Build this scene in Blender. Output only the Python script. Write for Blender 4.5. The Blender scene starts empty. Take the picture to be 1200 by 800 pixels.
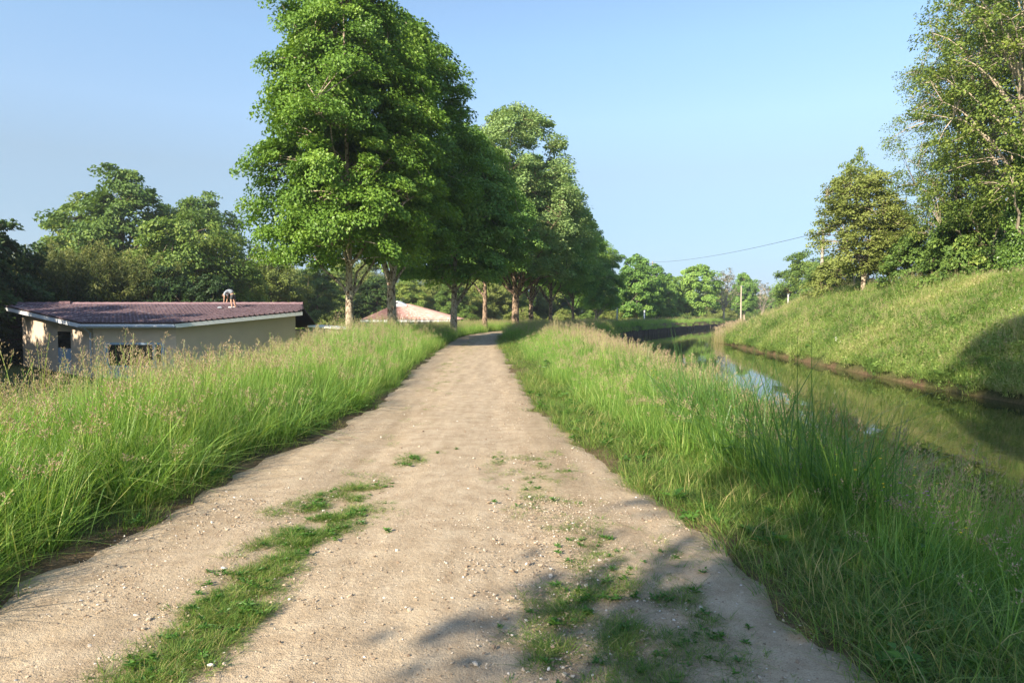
import bpy, bmesh, math, random
import numpy as np
from mathutils import Vector, Matrix, Euler

random.seed(7)
R = np.random.default_rng(7)
scene = bpy.context.scene
col = scene.collection
rad = math.radians

# ------------------------------------------------------------------ camera
F = 800.0; HORZ = 368.0; EYE = 1.6
cam_d = bpy.data.cameras.new("camera"); cam = bpy.data.objects.new("camera", cam_d)
col.objects.link(cam); scene.camera = cam
cam_d.sensor_width = 36; cam_d.lens = 24.0
cam_d.clip_start = 0.05; cam_d.clip_end = 6000
cam.location = (0, 0, EYE)
cam.rotation_euler = (rad(90) - math.atan((400 - HORZ) / F), 0, 0)

# ------------------------------------------------------------------ helpers
class MB:
    """collects vertices, faces and one float per vertex; build() links ONE mesh object"""
    def __init__(s): s.v = []; s.f = []; s.t = []; s.n = 0; s.m = []
    def add(s, v, f, t=None, mi=0):
        v = np.asarray(v, dtype=np.float32).reshape(-1, 3)
        f = np.asarray(f, dtype=np.int32)
        s.v.append(v); s.f.append(f + s.n); s.m.append(np.full(len(f), mi, np.int32))
        s.t.append(np.zeros(len(v), np.float32) if t is None else np.broadcast_to(np.asarray(t, np.float32), (len(v),)).copy())
        s.n += len(v)
    def mesh(s, name, mats, smooth=False):
        me = bpy.data.meshes.new(name)
        if not isinstance(mats, (list, tuple)): mats = [mats]
        for m in mats: me.materials.append(m)
        v = np.concatenate(s.v)
        me.vertices.add(len(v)); me.vertices.foreach_set('co', v.ravel())
        loops = np.concatenate([f.ravel() for f in s.f])
        tot = np.concatenate([np.full(len(f), f.shape[1], np.int32) for f in s.f])
        st = np.concatenate([[0], np.cumsum(tot)[:-1]]).astype(np.int32)
        me.loops.add(len(loops)); me.loops.foreach_set('vertex_index', loops)
        me.polygons.add(len(tot)); me.polygons.foreach_set('loop_start', st)
        me.polygons.foreach_set('material_index', np.concatenate(s.m))
        me.polygons.foreach_set('use_smooth', np.full(len(tot), smooth))
        a = me.attributes.new('tint', 'FLOAT', 'POINT'); a.data.foreach_set('value', np.concatenate(s.t))
        me.update(calc_edges=True); me.validate()
        return me
    def build(s, name, mats, parent=None, smooth=False):
        o = bpy.data.objects.new(name, s.mesh(name, mats, smooth)); col.objects.link(o)
        if parent is not None: o.parent = parent
        return o
    def box(s, c, d, rz=0, t=0, mi=0):
        x, y, z = d[0] / 2, d[1] / 2, d[2] / 2
        v = np.array([[-x,-y,-z],[x,-y,-z],[x,y,-z],[-x,y,-z],[-x,-y,z],[x,-y,z],[x,y,z],[-x,y,z]])
        cs, sn = math.cos(rz), math.sin(rz)
        v = np.stack([v[:,0]*cs - v[:,1]*sn, v[:,0]*sn + v[:,1]*cs, v[:,2]], 1) + np.array(c)
        s.add(v, [[0,3,2,1],[4,5,6,7],[0,1,5,4],[1,2,6,5],[2,3,7,6],[3,0,4,7]], t, mi)
    def prism(s, pts, z0, z1, t=0):
        """plan polygon pts (ccw) between z0[i] and z1[i]"""
        n = len(pts); z0 = np.broadcast_to(z0, (n,)); z1 = np.broadcast_to(z1, (n,))
        v = [(p[0], p[1], a) for p, a in zip(pts, z0)] + [(p[0], p[1], a) for p, a in zip(pts, z1)]
        s.add(v, [[i, (i+1) % n, n+(i+1) % n, n+i] for i in range(n)], t)
        v0 = s.n - 2*n
        s.f.append(np.array([list(range(n-1, -1, -1))], np.int32) + v0); s.m.append(np.zeros(1, np.int32))
        s.f.append(np.array([list(range(n, 2*n))], np.int32) + v0); s.m.append(np.zeros(1, np.int32))
    def tube(s, P, r, k=6, t=0):
        P = np.asarray(P, float); n = len(P); r = np.broadcast_to(r, (n,))
        T = np.gradient(P, axis=0); T /= np.linalg.norm(T, axis=1)[:, None] + 1e-9
        up = np.where(np.abs(T[:, 2:3]) > .9, [[1., 0, 0]], [[0, 0, 1.]])
        A = np.cross(T, up); A /= np.linalg.norm(A, axis=1)[:, None] + 1e-9
        B = np.cross(T, A)
        a = np.arange(k) * 2 * math.pi / k
        v = P[:, None] + r[:, None, None] * (np.cos(a)[None, :, None] * A[:, None] + np.sin(a)[None, :, None] * B[:, None])
        i = np.arange(n - 1)[:, None] * k; j = np.arange(k)[None]; j2 = (j + 1) % k
        f = np.stack([i + j, i + j2, i + k + j2, i + k + j], -1).reshape(-1, 4)
        s.add(v, f, t)

def tag(o, label=None, cat=None, group=None, kind=None):
    if label: o['label'] = label
    if cat: o['category'] = cat
    if group: o['group'] = group
    if kind: o['kind'] = kind
    return o

def thing(name, loc, label, cat, group=None, rz=0):
    o = bpy.data.objects.new(name, None); o.empty_display_size = .3
    col.objects.link(o); o.location = loc; o.rotation_euler = (0, 0, rz)
    return tag(o, label, cat, group)

def sstep(a, b, x):
    t = np.clip((np.asarray(x, float) - a) / (b - a), 0, 1); return t * t * (3 - 2 * t)

def spline(pts, n=400):
    P = np.array(pts, float)
    P = np.vstack([2 * P[0] - P[1], P, 2 * P[-1] - P[-2]])
    out = []
    m = len(P) - 3
    for q in np.linspace(0, m - 1e-6, n):
        i = int(q); u = q - i; p0, p1, p2, p3 = P[i:i+4]
        out.append(.5 * ((2*p1) + (-p0+p2)*u + (2*p0-5*p1+4*p2-p3)*u*u + (-p0+3*p1-3*p2+p3)*u**3))
    return np.array(out)

def lateral(xy, C):
    """signed distance to polyline C (+ = right of travel) and the y of the nearest point"""
    xy = np.asarray(xy, float); out_d = np.empty(len(xy)); out_s = np.empty(len(xy))
    A = C[:-1]; D = np.diff(C, axis=0); L2 = (D ** 2).sum(1)
    for a in range(0, len(xy), 4000):
        p = xy[a:a+4000]
        w = p[:, None] - A[None]
        u = np.clip((w * D[None]).sum(-1) / L2, 0, 1)
        q = w - u[..., None] * D[None]
        dd = (q ** 2).sum(-1); k = dd.argmin(1); ii = np.arange(len(p))
        cr = D[k, 0] * w[ii, k, 1] - D[k, 1] * w[ii, k, 0]
        out_d[a:a+4000] = np.sqrt(dd[ii, k]) * np.where(cr > 0, -1, 1)
        out_s[a:a+4000] = A[k, 1] + u[ii, k] * D[k, 1]
    return out_d, out_s

PATH = spline([(.2,-60),(-.3,-12),(-.68,3),(-1.1,14),(-1.75,28),(-2.2,45),(-1.6,55),(-.2,63),(2.2,72),(6,81),(12,92),(22,110),(34,131),(50,158),(75,198),(120,270)], 260)
CANAL = spline([(11,-60),(11,0),(11.2,22),(11.8,33),(13.9,54),(16.2,70),(19,82),(27,102),(44,138),(66,177),(110,245),(170,340)], 220)

_G = np.random.default_rng(3); _GW = _G.normal(size=(10, 2)); _GP = _G.uniform(0, 6.28, 10)
def wob(x, y, sc):
    """smooth noise about -1..1 with features about sc metres wide"""
    r = np.zeros_like(np.asarray(x, float))
    for k in range(10):
        f = (1.0 + .35 * k) * 2.2 / sc
        w = _GW[k] / np.linalg.norm(_GW[k])
        r += np.sin(f * (w[0] * x + w[1] * y) + _GP[k] + 1.3 * np.sin(f * .6 * (w[1] * x - w[0] * y) + k)) / (1 + .35 * k)
    return r / 2.6

def half_width(s): return 1.40 + .88 * (1 - sstep(2, 12.5, s)) - .45 * sstep(84, 100, s)

def crest(s):
    return 3.28 + .27 * sstep(30, 46, s) - 3.2 * sstep(60, 104, s)

def ground(x, y, full=False):
    x = np.atleast_1d(np.asarray(x, float)); y = np.atleast_1d(np.asarray(y, float))
    xy = np.stack([x, y], 1)
    d, s = lateral(xy, PATH); dc, sc = lateral(xy, CANAL)
    # left of the path the towpath bank falls to the low ground
    z = -1.75 * sstep(4.2, 9.8, -d) + .10 * wob(x, y, 5) * sstep(2.4, 4, np.abs(d))
    # canal
    wl = 3.6 - 2.5 * sstep(42, 66, sc)
    lb = sstep(0, 1, (-dc - 5.3) / wl)
    z_l = z * lb + (-1.62) * (1 - lb)
    H = crest(sc) + .22 * wob(x, y, 9)
    t = np.clip((dc - 5.5) / 8.2, 0, 1)
    z_r = np.where(dc < 5.75, -2.2 + (dc - 5.3) / .45 * 1.0, -1.20 + (H + 1.20) * (.75 * t + .25 * sstep(0, 1, t) + .10 * np.sin(t * 6.28) / 2)) 
    z_r += .07 * wob(x, y, 1.7) * sstep(5.8, 7.5, dc) - .5 * sstep(16, 40, dc) * (crest(sc) > 1)
    zz = np.where(dc < -5.3, z_l, np.where(dc < 5.3, -2.2 - 0 * dc, z_r))
    zz = np.where((dc >= -5.3) & (dc < -4.8), -1.62 - (dc + 5.3) / .5 * .6, zz)
    if full: return zz, d, s, dc, sc
    return zz

# ------------------------------------------------------------------ materials
def newmat(name):
    m = bpy.data.materials.new(name); m.use_nodes = True
    nt = m.node_tree; nt.nodes.clear()
    out = nt.nodes.new('ShaderNodeOutputMaterial')
    return m, nt, out
def N(nt, typ, **kw):
    n = nt.nodes.new(typ)
    for k, v in kw.items():
        if hasattr(n, k): setattr(n, k, v)
        else: n.inputs[k].default_value = v
    return n
def ramp(nt, fac, stops):
    r = nt.nodes.new('ShaderNodeValToRGB'); e = r.color_ramp.elements
    while len(e) < len(stops): e.new(.5)
    for q, (p, c) in zip(e, stops): q.position = p; q.color = (*c, 1) if len(c) == 3 else c
    nt.links.new(fac, r.inputs[0]); return r.outputs[0]
def mix(nt, fac, a, b, mode='MIX'):
    m = nt.nodes.new('ShaderNodeMix'); m.data_type = 'RGBA'; m.blend_type = mode
    for sock, v in ((m.inputs[0], fac), (m.inputs[6], a), (m.inputs[7], b)):
        if hasattr(v, 'links'): nt.links.new(v, sock)
        else: sock.default_value = v if not isinstance(v, tuple) else ((*v, 1) if len(v) == 3 else v)
    return m.outputs[2]
def math_(nt, op, a, b=0.0, clamp=False):
    m = nt.nodes.new('ShaderNodeMath'); m.operation = op; m.use_clamp = clamp
    for sock, v in ((m.inputs[0], a), (m.inputs[1], b)):
        if hasattr(v, 'links'): nt.links.new(v, sock)
        else: sock.default_value = v
    return m.outputs[0]
def noise(nt, vec, scale, detail=3, rough=.55):
    n = nt.nodes.new('ShaderNodeTexNoise'); n.inputs['Scale'].default_value = scale
    n.inputs['Detail'].default_value = detail; n.inputs['Roughness'].default_value = rough
    nt.links.new(vec, n.inputs['Vector']); return n.outputs['Fac']
def voro(nt, vec, scale, feature='F1', out='Distance'):
    n = nt.nodes.new('ShaderNodeTexVoronoi'); n.feature = feature; n.inputs['Scale'].default_value = scale
    nt.links.new(vec, n.inputs['Vector']); return n.outputs[out]
def pos(nt): return nt.nodes.new('ShaderNodeNewGeometry').outputs['Position']
def objc(nt): return nt.nodes.new('ShaderNodeTexCoord').outputs['Object']
def attr(nt, name):
    a = nt.nodes.new('ShaderNodeAttribute'); a.attribute_name = name; return a.outputs['Fac']
def principled(nt, out, colr, rough=.7, spec=.3, bump=None, bstr=.5, bdist=.02):
    p = nt.nodes.new('ShaderNodeBsdfPrincipled')
    if hasattr(colr, 'links'): nt.links.new(colr, p.inputs['Base Color'])
    else: p.inputs['Base Color'].default_value = (*colr, 1)
    if hasattr(rough, 'links'): nt.links.new(rough, p.inputs['Roughness'])
    else: p.inputs['Roughness'].default_value = rough
    p.inputs['Specular IOR Level'].default_value = spec
    if bump is not None:
        b = nt.nodes.new('ShaderNodeBump'); b.inputs['Strength'].default_value = bstr; b.inputs['Distance'].default_value = bdist
        nt.links.new(bump, b.inputs['Height']); nt.links.new(b.outputs[0], p.inputs['Normal'])
    nt.links.new(p.outputs[0], out.inputs[0]); return p

def m_leaf(name, stops, trans=.32, rough=.5, spec=.25, patch=None, vary=.16):
    """two-sided plant tissue; colour from the per-leaf tint, the plant's own random and slow patches"""
    m, nt, out = newmat(name)
    t = attr(nt, 'tint')
    oi = nt.nodes.new('ShaderNodeObjectInfo').outputs['Random']
    f = math_(nt, 'ADD', t, math_(nt, 'MULTIPLY', math_(nt, 'SUBTRACT', oi, .5), vary))
    if patch:
        pn = noise(nt, pos(nt), patch[0], 2)
        f = math_(nt, 'ADD', f, math_(nt, 'MULTIPLY', math_(nt, 'SUBTRACT', pn, .5), patch[1]))
    c = ramp(nt, f, stops)
    p = N(nt, 'ShaderNodeBsdfPrincipled'); p.inputs['Roughness'].default_value = rough; p.inputs['Specular IOR Level'].default_value = spec
    nt.links.new(c, p.inputs['Base Color'])
    tr = N(nt, 'ShaderNodeBsdfTranslucent')
    cc = mix(nt, 1.0, c, (1.25, 1.2, .55), 'MULTIPLY'); nt.links.new(cc, tr.inputs[0])
    ms = N(nt, 'ShaderNodeMixShader'); ms.inputs[0].default_value = trans
    nt.links.new(p.outputs[0], ms.inputs[1]); nt.links.new(tr.outputs[0], ms.inputs[2]); nt.links.new(ms.outputs[0], out.inputs[0])
    return m

def m_simple(name, c, rough=.6, spec=.3, var=.25, sc=6.0, bump=0):
    m, nt, out = newmat(name)
    n = noise(nt, objc(nt), sc, 5, .65)
    cc = mix(nt, n, tuple(x * (1 - var) for x in c), tuple(min(1, x * (1 + var)) for x in c))
    principled(nt, out, cc, rough, spec, n if bump else None, bump or 0, .02)
    return m

def m_bark(name, pale, dark, sc=5.0, cut=.5):
    m, nt, out = newmat(name)
    oc = objc(nt)
    mp = N(nt, 'ShaderNodeMapping'); mp.inputs['Scale'].default_value = (1, 1, .55); nt.links.new(oc, mp.inputs[0])
    n1 = noise(nt, mp.outputs[0], sc, 4, .6); n2 = noise(nt, mp.outputs[0], sc * 6, 4, .7)
    f = math_(nt, 'ADD', n1, math_(nt, 'MULTIPLY', math_(nt, 'SUBTRACT', n2, .5), .35))
    c = ramp(nt, f, [(cut - .09, dark), (cut - .03, tuple(.5*(a+b) for a, b in zip(pale, dark))), (cut + .02, pale), (cut + .22, tuple(x * .8 for x in pale))])
    principled(nt, out, c, .85, .2, n2, .8, .03)
    return m

M = {}
M['grass'] = m_leaf('tall_grass_blade', [(0, (0.077,0.174,0.032)), (.4, (0.179,0.332,0.059)), (.75, (0.310,0.451,0.097)), (1, (0.538,0.555,0.205))], .38, .42, .3, (.45, .55))
M['verge'] = m_leaf('short_grass_blade', [(0, (0.060,0.135,0.024)), (.45, (0.131,0.236,0.039)), (.8, (0.245,0.303,0.072)), (1, (0.473,0.388,0.177))], .33, .5, .25, (.9, .7))
M['sedge'] = m_leaf('sedge_blade', [(0, (0.048,0.123,0.028)), (.5, (0.094,0.207,0.039)), (1, (0.169,0.281,0.062))], .35, .38, .35)
M['seed'] = m_leaf('grass_seed', [(0, (0.298,0.239,0.141)), (.5, (0.420,0.314,0.222)), (1, (0.508,0.401,0.281))], .3, .7, .1)
M['seedpink'] = m_leaf('purple_grass_seed', [(0, (0.300,0.213,0.156)), (.5, (0.425,0.288,0.228)), (1, (0.550,0.413,0.288))], .3, .7, .1)
M['bank'] = m_leaf('bank_weed', [(0, (0.088,0.172,0.039)), (.4, (0.204,0.314,0.069)), (.75, (0.353,0.426,0.131)), (1, (0.596,0.527,0.284))], .34, .5, .2, (.20, 1.6))
M['broad'] = m_leaf('broad_leaf', [(0, (0.052,0.140,0.026)), (1, (0.111,0.238,0.039))], .3, .45, .3)
M['straw'] = m_leaf('reed_straw', [(0, (.13,.18,.05)), (.45, (.30,.28,.12)), (1, (.50,.42,.25))], .3, .7, .1)
M['plume'] = m_leaf('reed_plume', [(0, (.38,.29,.20)), (1, (.56,.45,.34))], .3, .8, .1)
M['maple'] = m_leaf('maple_leaf', [(0, (0.082,0.166,0.024)), (.5, (0.149,0.270,0.036)), (1, (0.257,0.388,0.060))], .30, .45, .3)
M['plane'] = m_leaf('plane_leaf', [(0, (0.146,0.245,0.076)), (.5, (0.251,0.359,0.121)), (1, (0.385,0.475,0.202))], .30, .5, .3)
M['rowleaf'] = m_leaf('row_tree_leaf', [(0, (0.112,0.226,0.048)), (.5, (0.209,0.352,0.072)), (1, (0.334,0.476,0.108))], .30, .5, .25, None, .5)
M['wood'] = m_leaf('woodland_leaf', [(0, (0.101,0.174,0.040)), (.5, (0.177,0.271,0.056)), (1, (0.329,0.380,0.090))], .30, .5, .22, None, .7)
M['dark'] = m_leaf('dark_leaf', [(0, (0.026,0.056,0.017)), (.6, (0.048,0.094,0.022)), (1, (0.084,0.138,0.030))], .22, .5, .22, None, .4)
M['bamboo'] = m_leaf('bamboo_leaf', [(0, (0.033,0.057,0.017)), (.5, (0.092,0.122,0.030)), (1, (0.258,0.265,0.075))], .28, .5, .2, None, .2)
M['ash'] = m_leaf('ash_leaf', [(0, (0.101,0.161,0.036)), (.5, (0.172,0.241,0.048)), (1, (0.291,0.339,0.072))], .32, .5, .25, None, .3)
M['young'] = m_leaf('young_or_sunlit_leaf', [(0, (.14,.185,.04)), (.5, (.22,.27,.065)), (1, (.31,.34,.11))], .35, .5, .25, None, .3)  # small tree's own yellow green; on background trees it stands in for sunlight
M['ivy'] = m_leaf('ivy_leaf', [(0, (0.056,0.119,0.023)), (.6, (0.119,0.210,0.036)), (1, (0.196,0.280,0.052))], .2, .35, .4)
M['greyleaf'] = m_leaf('grey_green_leaf', [(0, (.10,.115,.06)), (1, (.19,.19,.11))], .3, .6, .2)
M['bark_plane'] = m_bark('mottled_bark', (.50,.41,.31), (.085,.05,.03), 7.5, .49)
M['bark_brown'] = m_bark('brown_bark', (.33,.235,.165), (.075,.052,.036), 7, .52)
M['bark_pale'] = m_bark('pale_bark', (.46,.38,.29), (.17,.12,.085), 6, .42)
M['bark_dark'] = m_bark('dark_bark', (.13,.09,.06), (.05,.035,.025), 6, .5)

def m_ground():
    m, nt, out = newmat('earth_and_turf')
    p = pos(nt)
    n1 = noise(nt, p, .5, 4); n2 = noise(nt, p, 9, 5, .7); n3 = noise(nt, p, 60, 3)
    g = ramp(nt, n2, [(.25, (.030,.045,.014)), (.5, (.060,.085,.022)), (.75, (.115,.125,.045))])
    b = ramp(nt, n2, [(.25, (.055,.035,.02)), (.55, (.15,.10,.06)), (.8, (.25,.18,.11))])
    s = attr(nt, 'tint')
    f = math_(nt, 'ADD', s, math_(nt, 'MULTIPLY', math_(nt, 'SUBTRACT', n1, .5), .5), True)
    c = mix(nt, f, g, b)
    principled(nt, out, c, .95, .1, n3, .6, .03)
    return m
M['ground'] = m_ground()

def m_path():
    m, nt, out = newmat('sandy_gravel')
    p = pos(nt)
    n1 = noise(nt, p, .9, 4, .6); n2 = noise(nt, p, 5, 5, .65); n3 = noise(nt, p, 130, 3, .6); n4 = noise(nt, p, 30, 4, .6)
    lat = attr(nt, 'tint')          # 0 = packed wheel track, 1 = loose edge
    base = ramp(nt, n2, [(.28, (.33,.25,.165)), (.5, (.43,.34,.235)), (.72, (.51,.42,.30))])
    edge = ramp(nt, n4, [(.3, (.19,.14,.085)), (.55, (.31,.24,.155)), (.75, (.40,.33,.24))])
    f = math_(nt, 'ADD', lat, math_(nt, 'MULTIPLY', math_(nt, 'SUBTRACT', n1, .5), 1.1), True)
    c = mix(nt, f, base, edge)
    v = voro(nt, p, 85); vc = voro(nt, p, 85, 'F1', 'Color')
    st = ramp(nt, math_(nt, 'ADD', v, math_(nt, 'MULTIPLY', n4, .25)), [(.30, (1, 1, 1)), (.42, (0, 0, 0))])
    sc = mix(nt, vc, (.30,.23,.16), (.62,.54,.43))
    c = mix(nt, math_(nt, 'MULTIPLY', st, .55), c, sc)
    sp = ramp(nt, n3, [(.30, (.42,.37,.32)), (.44, (.95,.94,.92)), (.56, (1, 1, 1)), (.72, (1.25, 1.24, 1.22))])
    c = mix(nt, .85, c, sp, 'MULTIPLY')
    mp = N(nt, 'ShaderNodeMapping'); mp.inputs['Scale'].default_value = (1, .11, 1); nt.links.new(p, mp.inputs[0])
    n5 = noise(nt, mp.outputs[0], 4.5, 4, .6)
    c = mix(nt, 1.0, c, ramp(nt, n5, [(.32, (.86,.84,.81)), (.5, (1, 1, 1)), (.68, (1.12, 1.11, 1.08))]), 'MULTIPLY')
    h = math_(nt, 'ADD', math_(nt, 'MULTIPLY', n4, .7), math_(nt, 'ADD', math_(nt, 'MULTIPLY', n3, .35), math_(nt, 'MULTIPLY', st, .3)))
    principled(nt, out, c, .92, .15, h, .75, .022)
    return m
M['path'] = m_path()

def m_water():
    m, nt, out = newmat('canal_water')
    p = pos(nt)
    mp = N(nt, 'ShaderNodeMapping'); mp.inputs['Scale'].default_value = (1, .55, 1); nt.links.new(p, mp.inputs[0])
    n1 = noise(nt, mp.outputs[0], 2.2, 3, .5)
    c = ramp(nt, noise(nt, p, .25, 2), [(.3, (.030,.036,.012)), (.7, (.045,.050,.016))])
    pr = principled(nt, out, c, .02, .5, n1, .09, .03); pr.inputs['IOR'].default_value = 1.33
    return m
M['water'] = m_water()

M['stone'] = m_simple('pebble', (.47,.41,.34), .85, .2, .35, 20)
_m, _nt, _o = newmat('pebbles'); _t = _nt.nodes.new('ShaderNodeObjectInfo').outputs['Random']
principled(_nt, _o, ramp(_nt, _t, [(0, (.16,.115,.08)), (.3, (.30,.22,.15)), (.6, (.44,.35,.25)), (.9, (.53,.46,.37)), (1, (.66,.63,.58))]), .85, .2); M['stone'] = _m
M['yellow'] = m_simple('yellow_petal', (.75,.52,.02), .5, .3, .1)
M['purple'] = m_simple('purple_petal', (.33,.13,.30), .6, .2, .2)
M['whitepetal'] = m_simple('white_petal', (.75,.74,.68), .6, .2, .1)
M['plaster'] = m_simple('plaster', (.56,.45,.345), .9, .1, .13, 1.2, .3)
M['white'] = m_simple('white_paint', (.74,.75,.76), .5, .3, .1, 3)
M['bluegrey'] = m_simple('blue_grey_paint', (.30,.40,.52), .5, .3, .15, 3)
M['timber'] = m_simple('dark_or_shaded_timber', (.065,.047,.034), .8, .2, .4, 7, .5)  # dark tone also holds the shadow on the canal bank wall
M['post'] = m_simple('weathered_post', (.42,.36,.28), .85, .2, .3, 8, .4)
M['concrete'] = m_simple('concrete', (.50,.49,.46), .9, .2, .2, 5, .3)
M['cable'] = m_simple('cable', (.05,.05,.055), .6, .3, .1)
M['zinc'] = m_simple('zinc', (.35,.38,.42), .45, .4, .1, 4)
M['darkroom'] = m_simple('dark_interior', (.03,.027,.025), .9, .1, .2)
def m_glass():
    m, nt, out = newmat('window_glass'); p = principled(nt, out, (.012,.014,.016), .06, .5); return m
M['glass'] = m_glass()
def m_tile(name, stops):
    m, nt, out = newmat(name)
    f = math_(nt, 'ADD', attr(nt, 'tint'), math_(nt, 'MULTIPLY', math_(nt, 'SUBTRACT', noise(nt, pos(nt), 3, 4), .5), .7))
    principled(nt, out, ramp(nt, f, stops), .8, .2); return m
M['tile'] = m_tile('sky_tinted_tile', [(.0, (.10,.07,.08)), (.4, (.20,.125,.14)), (.75, (.29,.20,.22)), (1, (.44,.37,.36))])  # purple cast of the reflected sky is put into the tile colour
M['redtile'] = m_tile('red_tile', [(.0, (.33,.18,.15)), (.5, (.46,.28,.245)), (1, (.58,.42,.37))])
M['shirt'] = m_simple('grey_shirt', (.30,.33,.38), .9, .1, .1, 5)
M['shorts'] = m_simple('dark_shorts', (.07,.075,.08), .9, .1, .2, 5)
M['skin'] = m_simple('skin', (.50,.30,.21), .6, .3, .08, 5)
M['hair'] = m_simple('dark_hair', (.05,.035,.025), .7, .3, .2, 20)
M['shoe'] = m_simple('shoe', (.45,.45,.47), .7, .2, .2, 10)

# ------------------------------------------------------------------ scattering (ground cover only)
def scatter_group(coll):
    ng = bpy.data.node_groups.new('scatter', 'GeometryNodeTree')
    ng.interface.new_socket('Geometry', in_out='INPUT', socket_type='NodeSocketGeometry')
    ng.interface.new_socket('Geometry', in_out='OUTPUT', socket_type='NodeSocketGeometry')
    gi = ng.nodes.new('NodeGroupInput'); go = ng.nodes.new('NodeGroupOutput')
    ip = ng.nodes.new('GeometryNodeInstanceOnPoints'); ci = ng.nodes.new('GeometryNodeCollectionInfo')
    ci.inputs['Collection'].default_value = coll; ci.inputs['Separate Children'].default_value = True; ci.inputs['Reset Children'].default_value = True
    def na(name, typ):
        n = ng.nodes.new('GeometryNodeInputNamedAttribute'); n.data_type = typ; n.inputs['Name'].default_value = name
        return n.outputs['Attribute']
    e = ng.nodes.new('FunctionNodeEulerToRotation')
    ng.links.new(na('rot', 'FLOAT_VECTOR'), e.inputs[0]); ng.links.new(e.outputs[0], ip.inputs['Rotation'])
    ng.links.new(na('scl', 'FLOAT_VECTOR'), ip.inputs['Scale']); ng.links.new(na('idx', 'INT'), ip.inputs['Instance Index'])
    ip.inputs['Pick Instance'].default_value = True
    ng.links.new(gi.outputs[0], ip.inputs['Points']); ng.links.new(ci.outputs[0], ip.inputs['Instance'])
    ng.links.new(ip.outputs[0], go.inputs[0])
    return ng

def scatter(name, label, cat, P, scl, meshes, tilt=.12, rz=None):
    """one ground-cover object: points P, each drawn as one of the small meshes"""
    n = len(P)
    c = bpy.data.collections.new(name + '_kinds')
    for i, me in enumerate(meshes):
        o = bpy.data.objects.new('%s_clump.%03d' % (name, i), me); c.objects.link(o); o['kind'] = 'stuff'
    me = bpy.data.meshes.new(name); me.vertices.add(n); me.vertices.foreach_set('co', np.asarray(P, np.float32).ravel())
    rot = np.stack([R.normal(0, tilt, n), R.normal(0, tilt, n), R.uniform(0, 6.28, n) if rz is None else rz], 1).astype(np.float32)
    me.attributes.new('rot', 'FLOAT_VECTOR', 'POINT').data.foreach_set('vector', rot.ravel())
    scl = np.asarray(scl, np.float32)
    if scl.ndim == 1: scl = np.repeat(scl[:, None], 3, 1)
    me.attributes.new('scl', 'FLOAT_VECTOR', 'POINT').data.foreach_set('vector', scl.ravel())
    me.attributes.new('idx', 'INT', 'POINT').data.foreach_set('value', R.integers(0, len(meshes), n).astype(np.int32))
    o = bpy.data.objects.new(name, me); col.objects.link(o)
    md = o.modifiers.new('scatter', 'NODES'); md.node_group = scatter_group(c)
    tag(o, label, cat, None, 'stuff')
    return o

def blades(mb, n, h, hvar, rad_, w, lean, curl, t0=.45, tv=.22, seg=3, mi=0, rng=R):
    """n curved grass blades rooted in a disc of radius rad_"""
    a = rng.uniform(0, 6.28, n); r = rad_ * np.sqrt(rng.uniform(0, 1, n))
    root = np.stack([r*np.cos(a), r*np.sin(a), np.full(n, -.03)], 1)
    da = a + rng.normal(0, .9, n); dirh = np.stack([np.cos(da), np.sin(da), 0*da], 1)
    H = h * (1 - hvar + 2*hvar*rng.uniform(0, 1, n)); ln = np.abs(rng.normal(lean, lean*.6, n)); cu = np.abs(rng.normal(curl, curl*.7, n))
    side = np.stack([-np.sin(da + rng.normal(0, .6, n)), np.cos(da), 0*da], 1)
    W = w * rng.uniform(.6, 1.3, n)
    V = []; 
    for k in range(seg + 1):
        u = k / seg
        c = root + dirh * (H * (ln*u + cu*u**2.4))[:, None] + np.array([0, 0, 1.]) * (H * (u - .42*cu*u**2.5))[:, None]
        ww = W * (1 - u**1.6) * (.75 + .5*u*(1-u)*2)
        if k < seg:
            V += [c - side*ww[:, None]*.5, c + side*ww[:, None]*.5]
        else: V += [c]
    nv = 2*seg + 1
    V = np.stack(V, 1).reshape(-1, 3); b = np.arange(n)[:, None]*nv
    t = np.repeat(np.clip(rng.normal(t0, tv, n), 0, 1), nv)
    Q = np.concatenate([b + np.array([2*k, 2*k+1, 2*k+3, 2*k+2]) for k in range(seg-1)]) if seg > 1 else None
    base = mb.n
    mb.add(V, Q if Q is not None else b + np.array([0, 1, 2]), t, mi)
    if Q is not None:
        mb.f.append((b + np.array([2*seg-2, 2*seg-1, 2*seg])).astype(np.int32) + base); mb.m.append(np.full(n, mi, np.int32))

def leafquads(mb, C, A, Nn, L, W, t, mi=0, fold=.12):
    """diamond leaves: centre C, axis A, normal Nn"""
    A = A / (np.linalg.norm(A, axis=1)[:, None] + 1e-9)
    B = np.cross(Nn, A); B /= np.linalg.norm(B, axis=1)[:, None] + 1e-9
    Nn = np.cross(A, B)
    L = np.broadcast_to(L, (len(C),))[:, None]; W = np.broadcast_to(W, (len(C),))[:, None]
    V = np.stack([C - A*L*.5, C + B*W*.5 - A*L*.08 + Nn*L*fold, C + A*L*.5, C - B*W*.5 - A*L*.08 + Nn*L*fold], 1).reshape(-1, 3)
    mb.add(V, np.arange(len(C)*4).reshape(-1, 4), np.repeat(np.broadcast_to(t, (len(C),)), 4), mi)

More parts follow.
